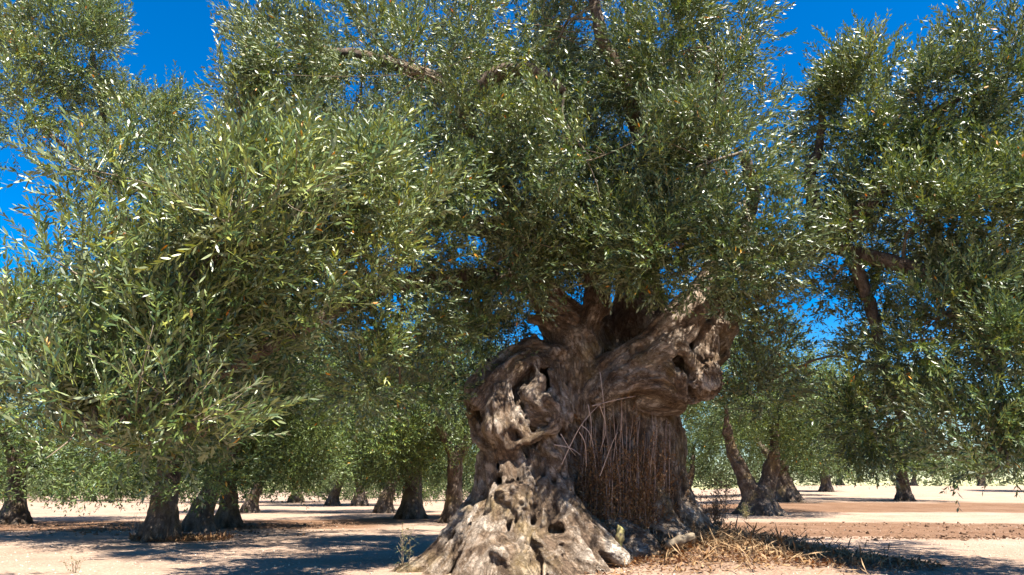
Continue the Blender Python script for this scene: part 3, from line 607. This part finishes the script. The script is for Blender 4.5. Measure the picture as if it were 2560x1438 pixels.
for (px, py, rx, ry, Y, den, gap, near_) in LOBES:
    c = at(px, py, Y); a, d = pxm(rx, py, Y), pxm(ry, py, Y)
    rad = (a, 0.5 * (a + d) * 0.9, d)
    if near_:                                                 # layered sprays instead of one ball
        PP, DD, CC = [], [], []
        for e in range(9):
            v = rng.normal(size=3); v /= np.linalg.norm(v); c2 = c + v * np.array(rad) * rng.uniform(0.35, 0.95)
            r2 = np.array([rad[0] * rng.uniform(0.30, 0.46), rad[1] * rng.uniform(0.30, 0.46), rad[2] * rng.uniform(0.16, 0.28)])
            p2, d2, cc2 = lobe_shoots(rng, c2, r2, den * 0.95, gap - 0.1, 0.15, 0.13, 0.95, ncf=0.22)
            PP.append(p2); DD.append(d2); CC.append(cc2[:3])
        p, dr, cc = np.concatenate(PP), np.concatenate(DD), np.concatenate(CC)
    else: p, dr, cc = lobe_shoots(rng, c, rad, den * 2.1, gap - 0.12, 0.22, 0.27, 0.5, ncf=0.26)
    thin = np.ones(len(p), bool)
    for (g0, rr_, kp) in SUN_GAPS:                            # openings in the crown that let the sun reach trunk and soil
        w_ = p - np.array(g0); h_ = w_ @ SD; dd_ = np.linalg.norm(w_ - h_[:, None] * SD, axis=1)
        thin &= ~((dd_ < rr_) & (h_ > 0) & (rng.random(len(p)) > kp))
    thin &= ~((p[:, 2] < np.where(p[:, 1] < 5.4, 0.93, 0.80) + 0.12 * rng.random(len(p))) & (rng.random(len(p)) < 1.5))   # browsed lower edge of the crown
    p, dr = p[thin], dr[thin]
    acc[near_][0].append(p); acc[near_][1].append(dr); acc[near_][2].append(np.full(len(p), rng.uniform(-0.06, 0.06)))
    # branch from the nearest bough to the middle of the lobe, twigs on to its clumps
    j = np.argmin(np.linalg.norm(BP - c, axis=1)); q0 = BP[j]; mid = (q0 + c) / 2 + np.array([0, 0, 0.08]) + rt.normal(0, 0.06, 3)
    path = smooth_path([q0, mid, c], 9); tw.tube(path - TL, np.linspace(0.018, 0.010, 9), 5, 0.5)
    for e in cc[rt.random(len(cc)) < 0.25]:
        m_ = (c + e) / 2 + rt.normal(0, 0.08, 3) * a
        tw.tube(smooth_path([path[rt.integers(4, 9)], m_, e], 6) - TL, np.linspace(0.008, 0.003, 6), 4, 0.5)
link('twigs', tw.mesh('twigs'), M_TWIG, tree)['kind'] = 'stuff'
res = {}
for k in (0, 1):
    p, dr, tn = (np.concatenate(q) for q in acc[k])
    tn = (0.50 if k else 0.41) + tn + 0.22 * fbm(p * 1.1, 55, 2) + 0.10 * rng.normal(size=len(p)); res[k] = (p, dr, tn)
# the largest leaves, nearest the camera, are single objects
p, dr, tn = res[1]
dist = np.linalg.norm(p - np.array([0, 0, CAM_H]), axis=1)
u = p[:, 0] / (p[:, 1] * CT + (p[:, 2] - CAM_H) * ST)
v_ = ((p[:, 2] - CAM_H) * CT - p[:, 1] * ST) / (p[:, 1] * CT + (p[:, 2] - CAM_H) * ST)
vis = (np.abs(u) < 0.74) & (np.abs(v_) < 0.40)
order = np.argsort(np.where(vis, dist, 99))[:24]
keep = np.ones(len(p), bool); keep[order] = False
sc1 = rng.uniform(0.8, 1.2, len(p))
def merge_leaf_meshes(name, parts):
    """one mesh from several groups of shoots, each with its own templates"""
    AV, AF, AC, AT = [], [], [], []; base = 0
    for (pp, dd, ss, tt, tmpl, odd) in parts:
        m_ = leaf_mesh('tmp', pp, dd, ss, tt, tmpl, rng, odd)
        nv, nl, npg = len(m_.vertices), len(m_.loops), len(m_.polygons)
        a = np.empty(nv * 3, np.float32); m_.vertices.foreach_get('co', a); b = np.empty(nl, np.int32); m_.loops.foreach_get('vertex_index', b)
        c = np.empty(npg, np.int32); m_.polygons.foreach_get('loop_total', c); t = np.empty(nv, np.float32); m_.attributes['tint'].data.foreach_get('value', t)
        AV.append(a.reshape(-1, 3)); AF.append(b + base); AC.append(c); AT.append(t); base += nv; bpy.data.meshes.remove(m_)
    return np_mesh(name, np.concatenate(AV), np.concatenate(AF), np.concatenate(AC), {'tint': np.concatenate(AT)}, False)
me = merge_leaf_meshes('crown', [(p[keep] - TL, dr[keep], sc1[keep], tn[keep], T_NEAR, 0.004), (res[0][0] - TL, res[0][1], rng.uniform(0.8, 1.2, len(res[0][0])), res[0][2], T_MID, 0.005)])
crown = link('crown', me, M_LEAF, tree); crown['kind'] = 'stuff'
print('CROWN shoots near/mid', keep.sum(), len(res[0][0]), 'polys', len(me.polygons))
leaf_meshes = []
for k in range(8):
    lv, lf = leaf_shape(1.0, 0.21, 2, [-0.04, 0.05, 0.12, 0.2][k % 4])
    lm = np_mesh('leaf', lv, [i for q in lf for i in q], [len(q) for q in lf], {'tint': np.full(len(lv), [0.3, 0.4, 0.5, 0.55, 0.62, 0.7, 0.8, 0.88][k])}, True); lm.materials.append(M_LEAF); leaf_meshes.append(lm)
st_g = Geo(); n_leaf = 0
for k, i in enumerate(order):
    tv, tf, tcn, ids, fr = T_NEAR[k % len(T_NEAR)]
    F = frames_from_dirs(dr[i][None], rng.uniform(0, 6.28, 1))[0]; s = sc1[i]
    sv = tv[ids == -1]; path = np.array([sv[q * 3:q * 3 + 3].mean(0) for q in range(3)]) @ F * s + p[i] - TL
    st_g.tube(smooth_path(path, 6), np.linspace(0.0026, 0.0014, 6), 5, 0.5)
    for (lp, LM, ll) in fr:
        if n_leaf >= 300: break
        R = (LM @ F); o = bpy.data.objects.new('leaf', leaf_meshes[int(np.clip(rng.normal(3.6, 2.0), 0, 7))]); COL.objects.link(o)
        pos = lp @ F * s + p[i] - TL; m4 = Matrix(((*R[:, 0],), (*R[:, 1],), (*R[:, 2],)))
        o.parent = crown; o.matrix_local = Matrix.Translation(Vector(pos)) @ m4.to_4x4() @ Matrix.Scale(ll * s, 4); n_leaf += 1
link('shoot_stems', st_g.mesh('shoot_stems'), M_TWIG, tree)['kind'] = 'stuff'

# dead suckers and dry leaves in the hollow between the two halves of the trunk
rd = np.random.default_rng(8)
shoot_tops = []
for k in range(90):
    x0 = 1425 + 265 * rd.random() ** 1.25 + rd.normal(0, 6); f = (x0 - 1560) / 140
    Yf = 8.28 - 0.64 * math.sqrt(max(0.05, 1 - min(1, abs(f)) ** 2)) - rd.uniform(0.08, 0.24)
    yb_, yt = rd.uniform(1270, 1360), 985 + 230 * rd.random() + 0.35 * max(0, x0 - 1560)
    xs = x0 + rd.uniform(-16, 16)
    q = [at(x0, yb_, Yf - 0.08), at(x0 + rd.uniform(-8, 8), (yb_ + yt) / 2, Yf - 0.03), at(xs, yt, Yf)]
    Gs = Geo(); r0 = rd.uniform(0.004, 0.009)
    if rd.random() < 0.5: q[2] = q[2] + np.array([0, -0.05, 0])
    pp = smooth_path(q, 8) - TL; Gs.tube(pp + rd.normal(0, 0.004, pp.shape), np.linspace(r0, r0 * 0.4, 8), 5)
    link('dead_shoot', Gs.mesh('dead_shoot'), M_DEADTWIG, tree); shoot_tops.append(pp)
pale = [[(1405, 1160, 7.1), (1430, 1105, 7.05), (1455, 1060, 7.0), (1490, 1020, 7.05), (1510, 1005, 7.15)], [(1452, 1062, 7.0), (1472, 1080, 7.0), (1484, 1115, 7.05)], [(1448, 1080, 7.02), (1463, 1110, 7.05), (1466, 1168, 7.1)],
        [(1385, 1112, 7.05), (1425, 1120, 7.03), (1452, 1138, 7.05)], [(1402, 1085, 7.03), (1422, 1118, 7.03), (1440, 1140, 7.1)], [(1500, 1015, 7.1), (1515, 1070, 7.2), (1500, 1130, 7.25)], [(1470, 1012, 7.25), (1478, 1060, 7.25), (1475, 1120, 7.3)],
        [(1500, 930, 7.3), (1506, 980, 7.25), (1512, 1040, 7.3), (1508, 1100, 7.35)], [(1500, 1190, 7.3), (1530, 1110, 7.2), (1545, 1080, 7.2)], [(1480, 1015, 7.2), (1540, 1000, 7.15), (1590, 990, 7.2)], [(1820, 1438, 6.9), (1850, 1400, 6.95), (1860, 1385, 6.9)], [(1845, 1405, 6.9), (1880, 1425, 6.85), (1930, 1432, 6.8)]]
for q in pale:
    w3 = smooth_path([at(*e) for e in q], 10) - TL; Gs = Geo(); Gs.tube(w3, np.linspace(0.0055, 0.002, 10), 5); link('bare_twig', Gs.mesh('bare_twig'), M_PALETWIG, tree)
T_DRY = [shoot_template(rd, 0, int(rd.integers(3, 6)), rd.uniform(0.12, 0.22), 0.036, 0.014) for _ in range(8)]
base = np.concatenate(shoot_tops); n = 2300
pp = base[rd.integers(0, len(base), n)] + rd.normal(0, 0.05, (n, 3)); zz = pp[:, 2]
ok = (zz < 1.25 - 0.6 * rd.random(n)) | (rd.random(n) < 0.10); ok &= zz > 0.25; pp = pp[ok]
dd = rd.normal(0, 0.5, (len(pp), 3)) + np.array([0, -0.35, 0.8])
me = leaf_mesh('dry_foliage', pp, dd, rd.uniform(0.7, 1.2, len(pp)), rd.uniform(0.2, 0.8, len(pp)), T_DRY, rd, 0.05)
link('dry_foliage', me, M_DEADLEAF, tree)['kind'] = 'stuff'

# ------------------------------------------------------------------ the other trees of the grove
def grove_trunk(seed, forked, h=1.7, r=0.32, lean=0.0):
    rr = np.random.default_rng(seed); S = []
    if forked:
        S.append([(0, 0, -0.25, r * 1.9), (0, 0, 0.15, r * 1.35), (0, 0, 0.5, r * 1.05)])
        for s in (-1, 1):
            S.append([(s * 0.08, 0, 0.35, r * 0.75), (s * 0.26, rr.uniform(-.05, .05), 0.85, r * 0.62), (s * 0.42, rr.uniform(-.1, .1), 1.3, r * 0.55), (s * 0.5, rr.uniform(-.1, .1), h, r * 0.45), (s * 0.62, rr.uniform(-.2, .2), h + 0.6, r * 0.34), (s * 0.66, rr.uniform(-.2, .2), h + 1.4, r * 0.16)])
    else:
        S.append([(0, 0, -0.25, r * 1.6), (lean * 0.1, 0, 0.2, r * 1.05), (lean * 0.35, 0, 0.7, r * 0.85), (lean * 0.7, 0, 1.2, r * 0.82), (lean, 0, h, r * 0.86)])
        for k in range(3):
            a = k * 2.1 + rr.uniform(-0.4, 0.4)
            S.append([(lean, 0, h - 0.2, r * 0.6), (lean + 0.35 * math.cos(a), 0.35 * math.sin(a), h + 0.35, r * 0.5), (lean + 0.8 * math.cos(a), 0.8 * math.sin(a), h + 0.9, r * 0.32)])
    for k in range(7):
        a = k * 0.9 + rr.uniform(-0.3, 0.3)
        S.append([(0.5 * r * math.cos(a), 0.5 * r * math.sin(a), 0.55, r * 0.3), (r * 1.1 * math.cos(a), r * 1.1 * math.sin(a), 0.18, r * 0.36), (r * 2.0 * math.cos(a), r * 2.0 * math.sin(a), -0.1, r * 0.3)])
    return carve('trunk', S, [], 0.034, 0.026, seed, 0.08, 0.01, 8.0)
T_FAR = [shoot_template(np.random.default_rng(70 + k), 0, 5, 0.30, 0.085, 0.024) for k in range(10)]
def grove_crown(seed, R=2.7, z0=0.75, z1=5.2, per=58):
    rr = np.random.default_rng(seed); P, D, T = [], [], []; zc = (z0 + z1) / 2 + 0.2
    L_ = [((0, 0, zc + 0.5), (R * 0.62, R * 0.62, (z1 - z0) * 0.40))]
    for k in range(11):
        a = k * 2.4 + rr.uniform(-0.4, 0.4); rad = R * rr.uniform(0.45, 0.72); zz = z0 + 0.75 + (z1 - z0 - 1.2) * rr.random() ** 1.25
        L_.append(((rad * math.cos(a), rad * math.sin(a), zz), (R * rr.uniform(0.28, 0.42), R * rr.uniform(0.28, 0.42), rr.uniform(0.5, 0.85))))
    for c, r3 in L_:
        p, d, cc = lobe_shoots(rr, c, r3, per, 0.30, 0.2, 0.3, 0.35, 0.4); m_ = p[:, 2] > z0 - 0.35 * rr.random(len(p)); p = p[m_]; d = d[m_]
        P.append(p); D.append(d); T.append(np.full(len(p), rr.uniform(0.36, 0.56)))
    P = np.concatenate(P); return leaf_mesh('crown', P, np.concatenate(D), rr.uniform(0.8, 1.25, len(P)), np.concatenate(T) + 0.2 * fbm(P * 0.9, seed, 2), T_FAR, rr, 0.006)
CROWNS = [grove_crown(100), grove_crown(101, 2.9, 0.75, 5.6), grove_crown(102, 2.5, 0.8, 4.8)]
TRUNKS = {'straight': grove_trunk(1, False, 1.6, 0.20), 'lean': grove_trunk(2, False, 1.6, 0.20, 0.40), 'fork': grove_trunk(3, True, 1.6, 0.34), 'stout': grove_trunk(4, False, 1.4, 0.28, -0.15)}
for m_ in CROWNS: m_.materials.append(M_LEAF_FAR)
for m_ in TRUNKS.values(): m_.materials.append(M_BARK_BG)
GROUP = 'olive trees of the grove behind the old tree'
def grove_tree(px, Y, kind, ci, s, rot, label, cs=(1, 1, 1), ts=1.0, dz=-0.32):
    c = at(px, 1260, Y); z = float(ground_h(c[0], Y))
    t = thing('olive_tree', (c[0], Y, z - 0.02), label, 'tree', GROUP)
    o = link('trunk', TRUNKS[kind], None, t); o.scale = (ts, ts, ts * 0.5 + 0.5)
    o = link('crown', CROWNS[ci % 3], None, t); o.location = (0, 0, dz); o.rotation_euler = (0, 0, rot); o.scale = (s * cs[0], s * cs[1], s * cs[2]); o['kind'] = 'stuff'
    return t
LBL = [
 (410, 11.1, 'straight', 1, 1.0, 0.3, 'slender upright olive tree with litter heaped round its base, standing alone on pale gravel', (0.95, 0.95, 0.85), 1.0, 0.0),
 (505, 13.6, 'lean', 0, 0.95, 1.4, 'leaning olive tree with mottled trunk, between the slender upright one and a dark trunk', (1, 1, 1), 0.95),
 (575, 15.2, 'stout', 2, 1.05, 2.5, 'dark stout olive tree just behind the leaning trunk', (1, 1, 1), 0.7),
 (628, 25, 'lean', 3, 1.1, 0.9, 'small distant olive tree peeping out behind the dark stout trunk', (1, 1, 1), 1.0),
 (40, 16.6, 'stout', 1, 1.05, 1.0, 'olive tree with low dark crown beside the brown tilled strip and scrub', (1.15, 1.15, 1), 0.8, -0.3),
 (1030, 19.5, 'straight', 2, 1.0, 5.1, 'olive tree with flared root foot, in the open gap beside the big trunk', (1.05, 1.05, 1.05), 1.35),
 (962, 24.5, 'lean', 1, 0.95, 2.2, 'leaning olive tree just behind the one with the flared root foot', (1, 1, 1), 1.1),
 (1135, 17.2, 'straight', 0, 0.95, 3.3, 'straight dark olive tree closest to the left root of the big trunk', (1, 1, 1.05), 1.05),
 (900, 36, 'stout', 0, 1.1, 1.1, 'far olive tree at the back of the sunny gravel gap', (1, 1, 1), 1.0),
 (1897, 21.5, 'fork', 3, 1.1, 0.2, 'olive tree forked into two dark stems on a low earth mound', (1.3, 1.2, 1.0), 1.2, 0.1),
 (1968, 31, 'stout', 0, 1.15, 5.5, 'olive tree with a single thick trunk right behind the forked one', (1, 1, 1), 1.5),
 (2072, 50, 'straight', 1, 1.1, 3.0, 'far olive tree at the back edge of the pale field behind the forked one', (1, 1, 1), 1.7),
 (2265, 32, 'straight', 2, 1.25, 1.9, 'lone olive tree with short dark trunk in the middle of the shaded strips', (1.1, 1.1, 1.0), 1.4),
]
grove = [grove_tree(*a) for a in LBL]
# the tall top of the slender tree's crown
t0 = grove[0]; O0 = np.array(t0.location); rl = np.random.default_rng(14); P_, D_, N_ = [], [], []
for (px, py, rx, ry, Y, den, gap) in [(190, 140, 150, 120, 9.2, 120, .22), (60, 240, 130, 110, 9.0, 120, .22), (370, 300, 130, 100, 9.3, 120, .25), (90, 30, 180, 110, 9.4, 110, .25), (30, 340, 60, 40, 8.9, 90, .3), (430, 400, 150, 90, 9.6, 90, .3), (-150, 150, 170, 200, 9.6, 50, .3)]:
    c = at(px, py, Y); p, d, cc = lobe_shoots(rl, c, (pxm(rx, py, Y), pxm(rx, py, Y) * 0.7, pxm(ry, py, Y)), den, gap, 0.25, 0.30, 0.5)
    P_.append(p - O0); D_.append(d); N_.append(np.full(len(p), rl.uniform(0.45, 0.6)))
P_ = np.concatenate(P_); me = leaf_mesh('upper_crown', P_, np.concatenate(D_), rl.uniform(0.85, 1.2, len(P_)), np.concatenate(N_), T_MID, rl, 0.008)
link('upper_crown', me, M_LEAF, t0)['kind'] = 'stuff'
for q in ([(410, 1180, 11.0, 14), (390, 900, 10.4, 12), (330, 600, 9.8, 10), (260, 300, 9.4, 7), (230, 130, 9.2, 4)], [(340, 640, 9.9, 8), (240, 440, 9.4, 7), (120, 330, 9.1, 5), (40, 240, 9.0, 3)], [(330, 600, 9.8, 8), (400, 440, 9.5, 6), (390, 300, 9.3, 3)]):
    bough(q, t0, O0, 22, M_BARK_BG, 5, 'bough', 8)
rg = np.random.default_rng(77)
for k in range(17):                                           # rows farther off, each its own tree
    px = -150 + k * 172 + rg.uniform(-60, 60); Y = rg.uniform(42, 78) if k % 2 else rg.uniform(36, 60)
    if 2050 < px < 2600: Y += 25
    grove_tree(px, Y, ['straight', 'stout', 'lean', 'fork'][k % 4], k % 4, rg.uniform(1.1, 1.4), rg.uniform(0, 6), 'far olive tree of the rows closing the view at the back of the grove', (1.15, 1.15, rg.uniform(0.9, 1.15)), 1.2, -0.45)

# ------------------------------------------------------------------ scrub and woodland at the far edge
T_SCRUB = [shoot_template(np.random.default_rng(170 + k), 0, 5, 0.5, 0.15, 0.05) for k in range(8)]
M_SCRUB = leaf_material('scrub_leaves', [(0.0, (0.03, 0.042, 0.016)), (0.4, (0.055, 0.075, 0.026)), (0.8, (0.11, 0.125, 0.045)), (1.0, (0.18, 0.15, 0.07))], (0.07, 0.09, 0.04), 0.2, 0.6, 0.1)
rs = np.random.default_rng(41)
def mound_shoots(rr, n, xy, h, r):
    k = rr.integers(0, len(xy), n); v = rr.normal(size=(n, 3)); v /= np.linalg.norm(v, axis=1, keepdims=True); v[:, 2] = np.abs(v[:, 2])
    q = np.concatenate([xy[k], ground_h(xy[k][:, 0], xy[k][:, 1])[:, None]], 1) + v * np.stack([r[k], r[k], h[k]], 1) * rr.uniform(0.55, 1.05, (n, 1))
    return q, v + np.array([0, 0, 0.5]) + rr.normal(0, 0.3, (n, 3))
nb = 70
xy = np.stack([rs.uniform(-46, 12, nb), rs.uniform(44, 58, nb)], 1)
q, d = mound_shoots(rs, 3200, xy, rs.uniform(0.5, 2.0, nb), rs.uniform(0.8, 2.2, nb))
o = link('scrub', leaf_mesh('scrub', q, d, rs.uniform(1.1, 1.8, len(q)), rs.uniform(0.0, 0.6, len(q)), T_SCRUB, rs, 0.0), M_SCRUB); o['kind'] = 'stuff'; tag(o, 'low green scrub along the far edge of the pale gravel', 'scrub')
nb = 150
xy = np.stack([rs.uniform(-120, 130, nb), rs.uniform(95, 125, nb)], 1)
q, d = mound_shoots(rs, 5200, xy, rs.uniform(2.5, 6.0, nb), rs.uniform(2.5, 5.0, nb))
o = link('woodland', leaf_mesh('woodland', q, d, rs.uniform(3.6, 6.0, len(q)), rs.uniform(0.0, 0.45, len(q)), T_SCRUB, rs, 0.0), M_SCRUB); o['kind'] = 'stuff'; tag(o, 'distant band of trees closing the horizon behind the grove', 'woodland')

# ------------------------------------------------------------------ loose ground cover
def scatter(name, n, xy, size, shape, material, label, cat, seed, flat=1.0, attr=None):
    rr = np.random.default_rng(seed); sv, sf = shape; sv = np.asarray(sv, float)
    z = ground_h(xy[:, 0], xy[:, 1]) + size * 0.15
    M = frames_from_dirs(np.concatenate([rr.normal(0, 0.35 if flat < 1 else 1.0, (n, 2)), np.ones((n, 1))], 1), rr.uniform(0, 6.28, n))
    v = np.einsum('vk,nkc->nvc', sv, M) * size[:, None, None] * rr.uniform(0.75, 1.25, (n, len(sv), 1) if flat == 1.0 else (n, 1, 1)) + np.concatenate([xy, z[:, None]], 1)[:, None, :]
    ff = np.array([i for f in sf for i in f]); cn = np.array([len(f) for f in sf])
    me = np_mesh(name, v.reshape(-1, 3), (ff[None] + (np.arange(n) * len(sv))[:, None]).ravel(), np.tile(cn, n), {'tint': np.repeat(rr.random(n), len(sv))}, False)
    o = link(name, me, material); o['kind'] = 'stuff'; tag(o, label, cat); return o
ROCK = ([(1, 0, 0), (0, 1, 0), (-1, 0, 0), (0, -1, 0), (0, 0, 0.7), (0, 0, -0.7)], [(0, 1, 4), (1, 2, 4), (2, 3, 4), (3, 0, 4), (1, 0, 5), (2, 1, 5), (3, 2, 5), (0, 3, 5)])
rk = np.random.default_rng(9)
n = 5500; yy = 5.5 + 12 * rk.random(n) ** 1.6; xy = np.stack([(rk.random(n) - 0.5) * 1.7 * yy, yy], 1)
scatter('gravel', n, xy, 0.004 + 0.012 * rk.random(n) ** 3, ROCK, M_STONE, 'loose pale gravel strewn over the dry soil', 'gravel', 1)
n = 2600; t_ = rk.random(n); sel = rk.integers(0, 3, n)
xy = np.stack([np.where(sel < 2, rk.uniform(2.2, 11, n), rk.uniform(-11, -3.5, n)), np.where(sel == 0, 11.7 + rk.normal(0, 0.22, n), np.where(sel == 1, rk.uniform(11.6, 17, n), rk.uniform(12, 17, n)))], 1)
scatter('earth_clods', n, xy, 0.010 + 0.040 * rk.random(n) ** 3, ROCK, M_CLOD, 'brown earth clods along the tilled strips', 'clods', 2)
LEAFQ = ([(0, 0, 0), (0.5, -0.13, 0.03), (1, 0, 0.1), (0.5, 0.13, 0.03)], [(0, 1, 2, 3)])
n = 9000; a_ = rk.uniform(0, 6.28, n); r_ = rk.random(n) ** 0.7
xy = np.stack([1.55 + 2.3 * r_ * np.cos(a_), 7.75 + 1.5 * r_ * np.sin(a_)], 1); xy = xy[(xy[:, 0] > 0.6) | (rk.random(n) < 0.25)]; n = len(xy)
scatter('leaf_litter', n, xy, 0.045 + 0.03 * rk.random(n), LEAFQ, M_DEADLEAF, 'brown fallen leaves heaped at the foot of the big trunk', 'leaf litter', 3, 0.5)
BLADE = ([(-0.008, 0, 0), (0.008, 0, 0), (0.16, 0.05, 0.6), (0.5, 0.1, 0.85)], [(0, 1, 2), (1, 3, 2)])
n = 2200; xy = np.stack([rk.normal(2.45, 0.6, n), rk.normal(7.6, 0.45, n)], 1)
scatter('dry_grass', n, xy, 0.03 + 0.06 * rk.random(n), BLADE, M_STRAW, 'dry brown grass on the shaded mound beside the big trunk', 'grass', 4, 0.5)

n = 3200; xy = np.stack([rk.normal(2.3, 0.75, n), rk.normal(7.55, 0.5, n)], 1)
scatter('fallen_twigs', n, xy, 0.08 + 0.2 * rk.random(n) ** 2, ([(0, -0.012, 0.01), (0, 0.012, 0.02), (0.55, 0.03, 0.12), (1, -0.05, 0.2)], [(0, 1, 2), (1, 3, 2)]), M_STRAW, 'tangle of thin fallen twigs on the mound beside the big trunk', 'twigs', 12, 0.5)
n = 7000; a_ = rk.uniform(0, 6.28, n); r_ = rk.random(n) ** 0.6
scatter('fallen_leaves', n, np.stack([2.4 + 1.9 * r_ * np.cos(a_), 7.5 + 1.0 * r_ * np.sin(a_)], 1), 0.04 + 0.035 * rk.random(n), ([(0, 0, 0), (0.5, -0.16, 0.12), (1, 0, 0.3), (0.5, 0.16, 0.18)], [(0, 1, 2, 3)]), M_DEADLEAF, 'dark brown fallen leaves covering the shaded mound', 'leaf litter', 13, 0.5)

# ------------------------------------------------------------------ single weeds and pieces
def weed(name, px, py, Y, label, h, nst, material, leafy, seed, spread=0.25, cat='weed', leafmat=M_WEED, per=16, twig=M_TWIG, lscale=0.6):
    rr = np.random.default_rng(seed); c = at(px, py, Y); c[2] = float(ground_h(c[0], c[1]))
    t = thing(name, tuple(c), label, cat); P_, D_ = [], []
    for k in range(nst):
        a = rr.uniform(0, 6.28); e = np.array([math.cos(a) * spread * h * rr.random(), math.sin(a) * spread * h * rr.random(), h * rr.uniform(0.65, 1.0)])
        Q = smooth_path([(0, 0, -0.02), e * 0.5 + rr.normal(0, 0.06 * h, 3) * [1, 1, 0.3], e], 8); G_ = Geo(); G_.tube(Q, np.linspace(0.0045, 0.0015, 8), 5)
        for b in range(3):
            i = rr.integers(2, 6); a2 = rr.uniform(0, 6.28); G_.tube([Q[i], Q[i] + np.array([math.cos(a2) * 0.12 * h, math.sin(a2) * 0.12 * h, 0.16 * h])], [0.003, 0.0012], 4)
        link('stem', G_.mesh('stem'), twig, t)
        if leafy:
            j = rr.integers(2, 8, per); P_.append(Q[j] + rr.normal(0, 0.02, (per, 3))); D_.append(rr.normal(0, 0.7, (per, 3)) + [0, 0, 0.5])
    if leafy:
        P_ = np.concatenate(P_); link('foliage', leaf_mesh('foliage', P_, np.concatenate(D_), np.full(len(P_), lscale), rr.random(len(P_)), T_DRY, rr, 0.0), leafmat, t)['kind'] = 'stuff'
    return t
weed('weed', 1012, 1432, 7.0, 'thin leafy weed sprouting from pale gravel beside the left root of the big trunk', 0.42, 3, None, True, 5, 0.35, per=10)
weed('weed', 800, 1395, 8.2, 'dry leafless weed with branching stems alone on the pale gravel', 0.20, 4, None, False, 6, 0.6, twig=M_DEADTWIG)
weed('weed', 186, 1440, 6.9, 'short green shoot poking out of the gravel', 0.14, 3, None, True, 7, 0.3, per=5, lscale=0.5)
weed('weed', 335, 1340, 11.6, 'tall thin dry stalks beside the slender upright olive tree', 0.42, 4, None, False, 8, 0.25, twig=M_DEADTWIG)
weed('bush', 1790, 1345, 8.3, 'dry twiggy bush with pale leaves at the right foot of the big trunk', 0.55, 12, None, True, 9, 0.9, 'bush', M_DEADLEAF, 22, M_DEADTWIG, 0.7)
weed('weed', 1866, 1300, 18.5, 'grassy tuft in front of the forked olive tree', 0.35, 5, None, True, 10, 0.25, per=10, lscale=1.0)
# litter heap at the slender tree
n = 1500; c = np.array(grove[0].location); a_ = rk.uniform(0, 6.28, n); r_ = rk.random(n) ** 0.6
scatter('leaf_litter', n, np.stack([c[0] + 0.3 + 0.75 * r_ * np.cos(a_), c[1] + 0.1 + 0.5 * r_ * np.sin(a_)], 1), 0.05 + 0.06 * rk.random(n), ([(0, 0, 0), (0.5, -0.13, 0.3), (1, 0, 0.6), (0.5, 0.13, 0.35)], [(0, 1, 2, 3)]), M_DEADLEAF, 'brown leaf litter heaped round the foot of the slender upright olive tree', 'leaf litter', 5, 0.5)
# broken pieces of wood on the roots
def stub(name, pts, label, material, seed):
    P = [(*at(px, py, Y), pxm(r, py, Y)) for px, py, Y, r in pts]; c = np.array(P[0][:3]); me = carve(name, [[(q[0] - c[0], q[1] - c[1], q[2] - c[2], q[3]) for q in P]], [], 0.009, 0.008, seed, 0.03, 0.004, 22.0)
    o = link(name, me, material); o.location = tuple(c); tag(o, label, 'wood'); return o
stub('wood_stub', [(1545, 1370, 6.98, 10), (1550, 1343, 6.96, 10), (1552, 1328, 6.97, 8), (1546, 1316, 6.98, 4)], 'short broken stub of wood with yellow green lichen standing on the roots', M_MOSSWOOD, 5)
stub('fallen_branch', [(1672, 1362, 6.95, 9), (1700, 1350, 6.95, 10), (1730, 1341, 6.97, 8)], 'grey cut branch lying on the shaded roots of the big trunk', M_TWIG, 6)
